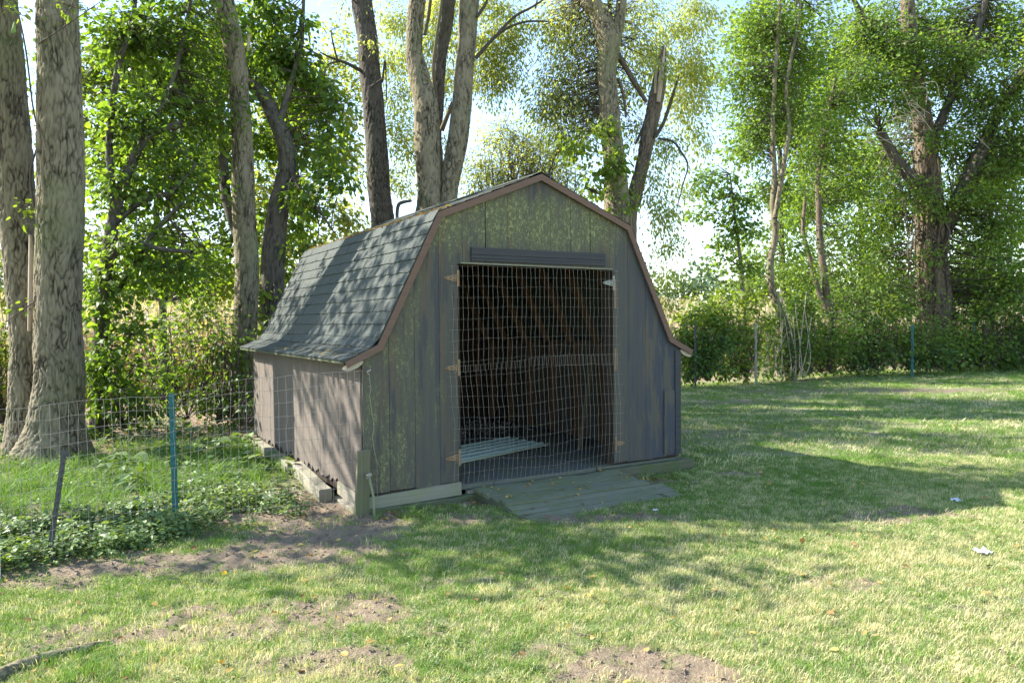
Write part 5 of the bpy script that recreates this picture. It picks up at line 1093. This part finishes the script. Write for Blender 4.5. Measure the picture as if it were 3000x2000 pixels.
x = np.concatenate([rng.uniform(.05, 1.1, 150), rng.uniform(2.7, 3.5, 90)]); y = np.concatenate([rng.uniform(-.4, -.1, 150), rng.uniform(-.35, -.1, 90)]); litter('fallen_leaves', 'dead leaves gathered along the shed sill', x, y, gz(x, y), rng.uniform(.02, .05, 240), np.clip(rng.normal(.3, .25, 240), 0, 1))
x = rng.uniform(1.1, 2.8, 90); y = rng.uniform(-.95, -.06, 90); litter('fallen_leaves', 'small yellow leaves on the plank ramp', x, y, -.058-(-y-.045)*.125+.003+0*x-np.where(y < -.53, .012, 0), rng.uniform(.018, .045, 90), np.clip(rng.normal(.7, .3, 90), 0, 1))
x = rng.uniform(1., 2.7, 260); y = rng.uniform(.1, 1.9, 260); litter('fallen_leaves', 'dry leaves on the shed floor', x, y, np.full(260, -.025), rng.uniform(.015, .035, 260), np.clip(rng.normal(.2, .2, 260), 0, 1))
n = 420; s_ = rng.uniform(0, 1, n); y = rng.uniform(-.02, L, n); xx = .72+np.abs(rng.normal(0, .08, n)); litter('fallen_leaves', 'leaf litter lodged along the upper break of the shed roof', xx, y, np.array([prof(q) for q in xx])+.012, rng.uniform(.02, .05, n), np.clip(rng.normal(.35, .3, n), 0, 1))
n = 60; y = rng.uniform(.0, 2.6, n); ss = rng.uniform(.03, .3, n); litter('fallen_leaves', 'few yellow leaves on the flared lower roof edge', np.interp(ss, sl_, lp[:, 0]), y, np.interp(ss, sl_, lp[:, 2])+.012, rng.uniform(.015, .04, n), np.clip(rng.normal(.7, .3, n), 0, 1))
# twigs on the ground
x, y = sample(90, 3.2, 9); k = clear(x, y); x, y = x[k], y[k]; n = len(x); a = np.stack([x, y, gz(x, y)+.012], 1); d = rng.normal(size=(n, 3))*np.array([1, 1, .05]); d = nrm(d)*rng.uniform(.06, .3, (n, 1))
V, F = twigs_np(a, a+d, np.full(n, .004)); tag(fast_mesh('fallen_twigs', V, F, np.full(len(V), .8), TWIG), 'small dead twigs lying on the yard', 'twigs', kind='stuff')
# crumpled white scraps
def scrap(px, py, s_, label):
    c = G(px, py); c[2] = gz(c[0], c[1])[0]+.03; n = 7; v = []; f = []
    for i_ in range(n):
        for j_ in range(n):
            u, w = i_/(n-1)-.5, j_/(n-1)-.5; v.append(c+RT*u*s_*(1+.3*math.sin(j_*1.7))+np.array([FH[0], FH[1], 0])*w*s_*.8+np.array([0, 0, 1])*(s_*.28*(rng.random()-.3)+.2*s_*math.cos(u*6)*math.cos(w*4)))
    for i_ in range(n-1):
        for j_ in range(n-1): f.append([i_*n+j_, (i_+1)*n+j_, (i_+1)*n+j_+1, i_*n+j_+1])
    o = MB().add(v, f).build('paper_scrap', WHITE, smooth=True); tag(o, label, 'litter')
scrap(2258, 1278, .10, 'crumpled pale blue-white scrap lying in the sunny lawn edge')
scrap(2196, 1153, .07, 'small white torn scrap lying in the shaded lawn')
scrap(1506, 1180, .04, 'tiny white scrap beside the low end of the plank ramp')
# exposed root in the near grass
rp = smooth_path(np.array([G(-40, 1590)+[0, 0, -.01], G(0, 1556)+[0, 0, .01], G(70, 1526)+[0, 0, .012], G(163, 1501)+[0, 0, .008], G(245, 1477)+[0, 0, -.005], G(300, 1462)+[0, 0, -.05]]), 60)
V, F = tube_np(rp, np.interp(np.arange(60), [0, 30, 59], [.035, .03, .012]), 14); V = V+rng.normal(0, .003, V.shape)
tag(fast_mesh('exposed_root', V, F, np.clip(rng.normal(.6, .2, len(V)), 0, 1), BARK_G, None, True), 'weathered root showing above the ground in the near grass', 'root')
tx = rng.uniform(90, 330, 60); ty = rng.uniform(1505, 1570, 60); tp = np.array([G(a, b) for a, b in zip(tx, ty)])
tag(scatter('long_grass', np.stack([tp[:, 0], tp[:, 1], gz(tp[:, 0], tp[:, 1])], 1), np.stack([tx*0, tx*0, tx*9], 1), rng.uniform(.2, .5, 60), rng.integers(0, 4, 60), g_long), 'longer grass growing around the exposed root', 'grass', kind='stuff')
for o in bpy.data.objects:
    if '_b' in o.keys(): del o['_b']
    if '_n' in o.keys(): del o['_n']
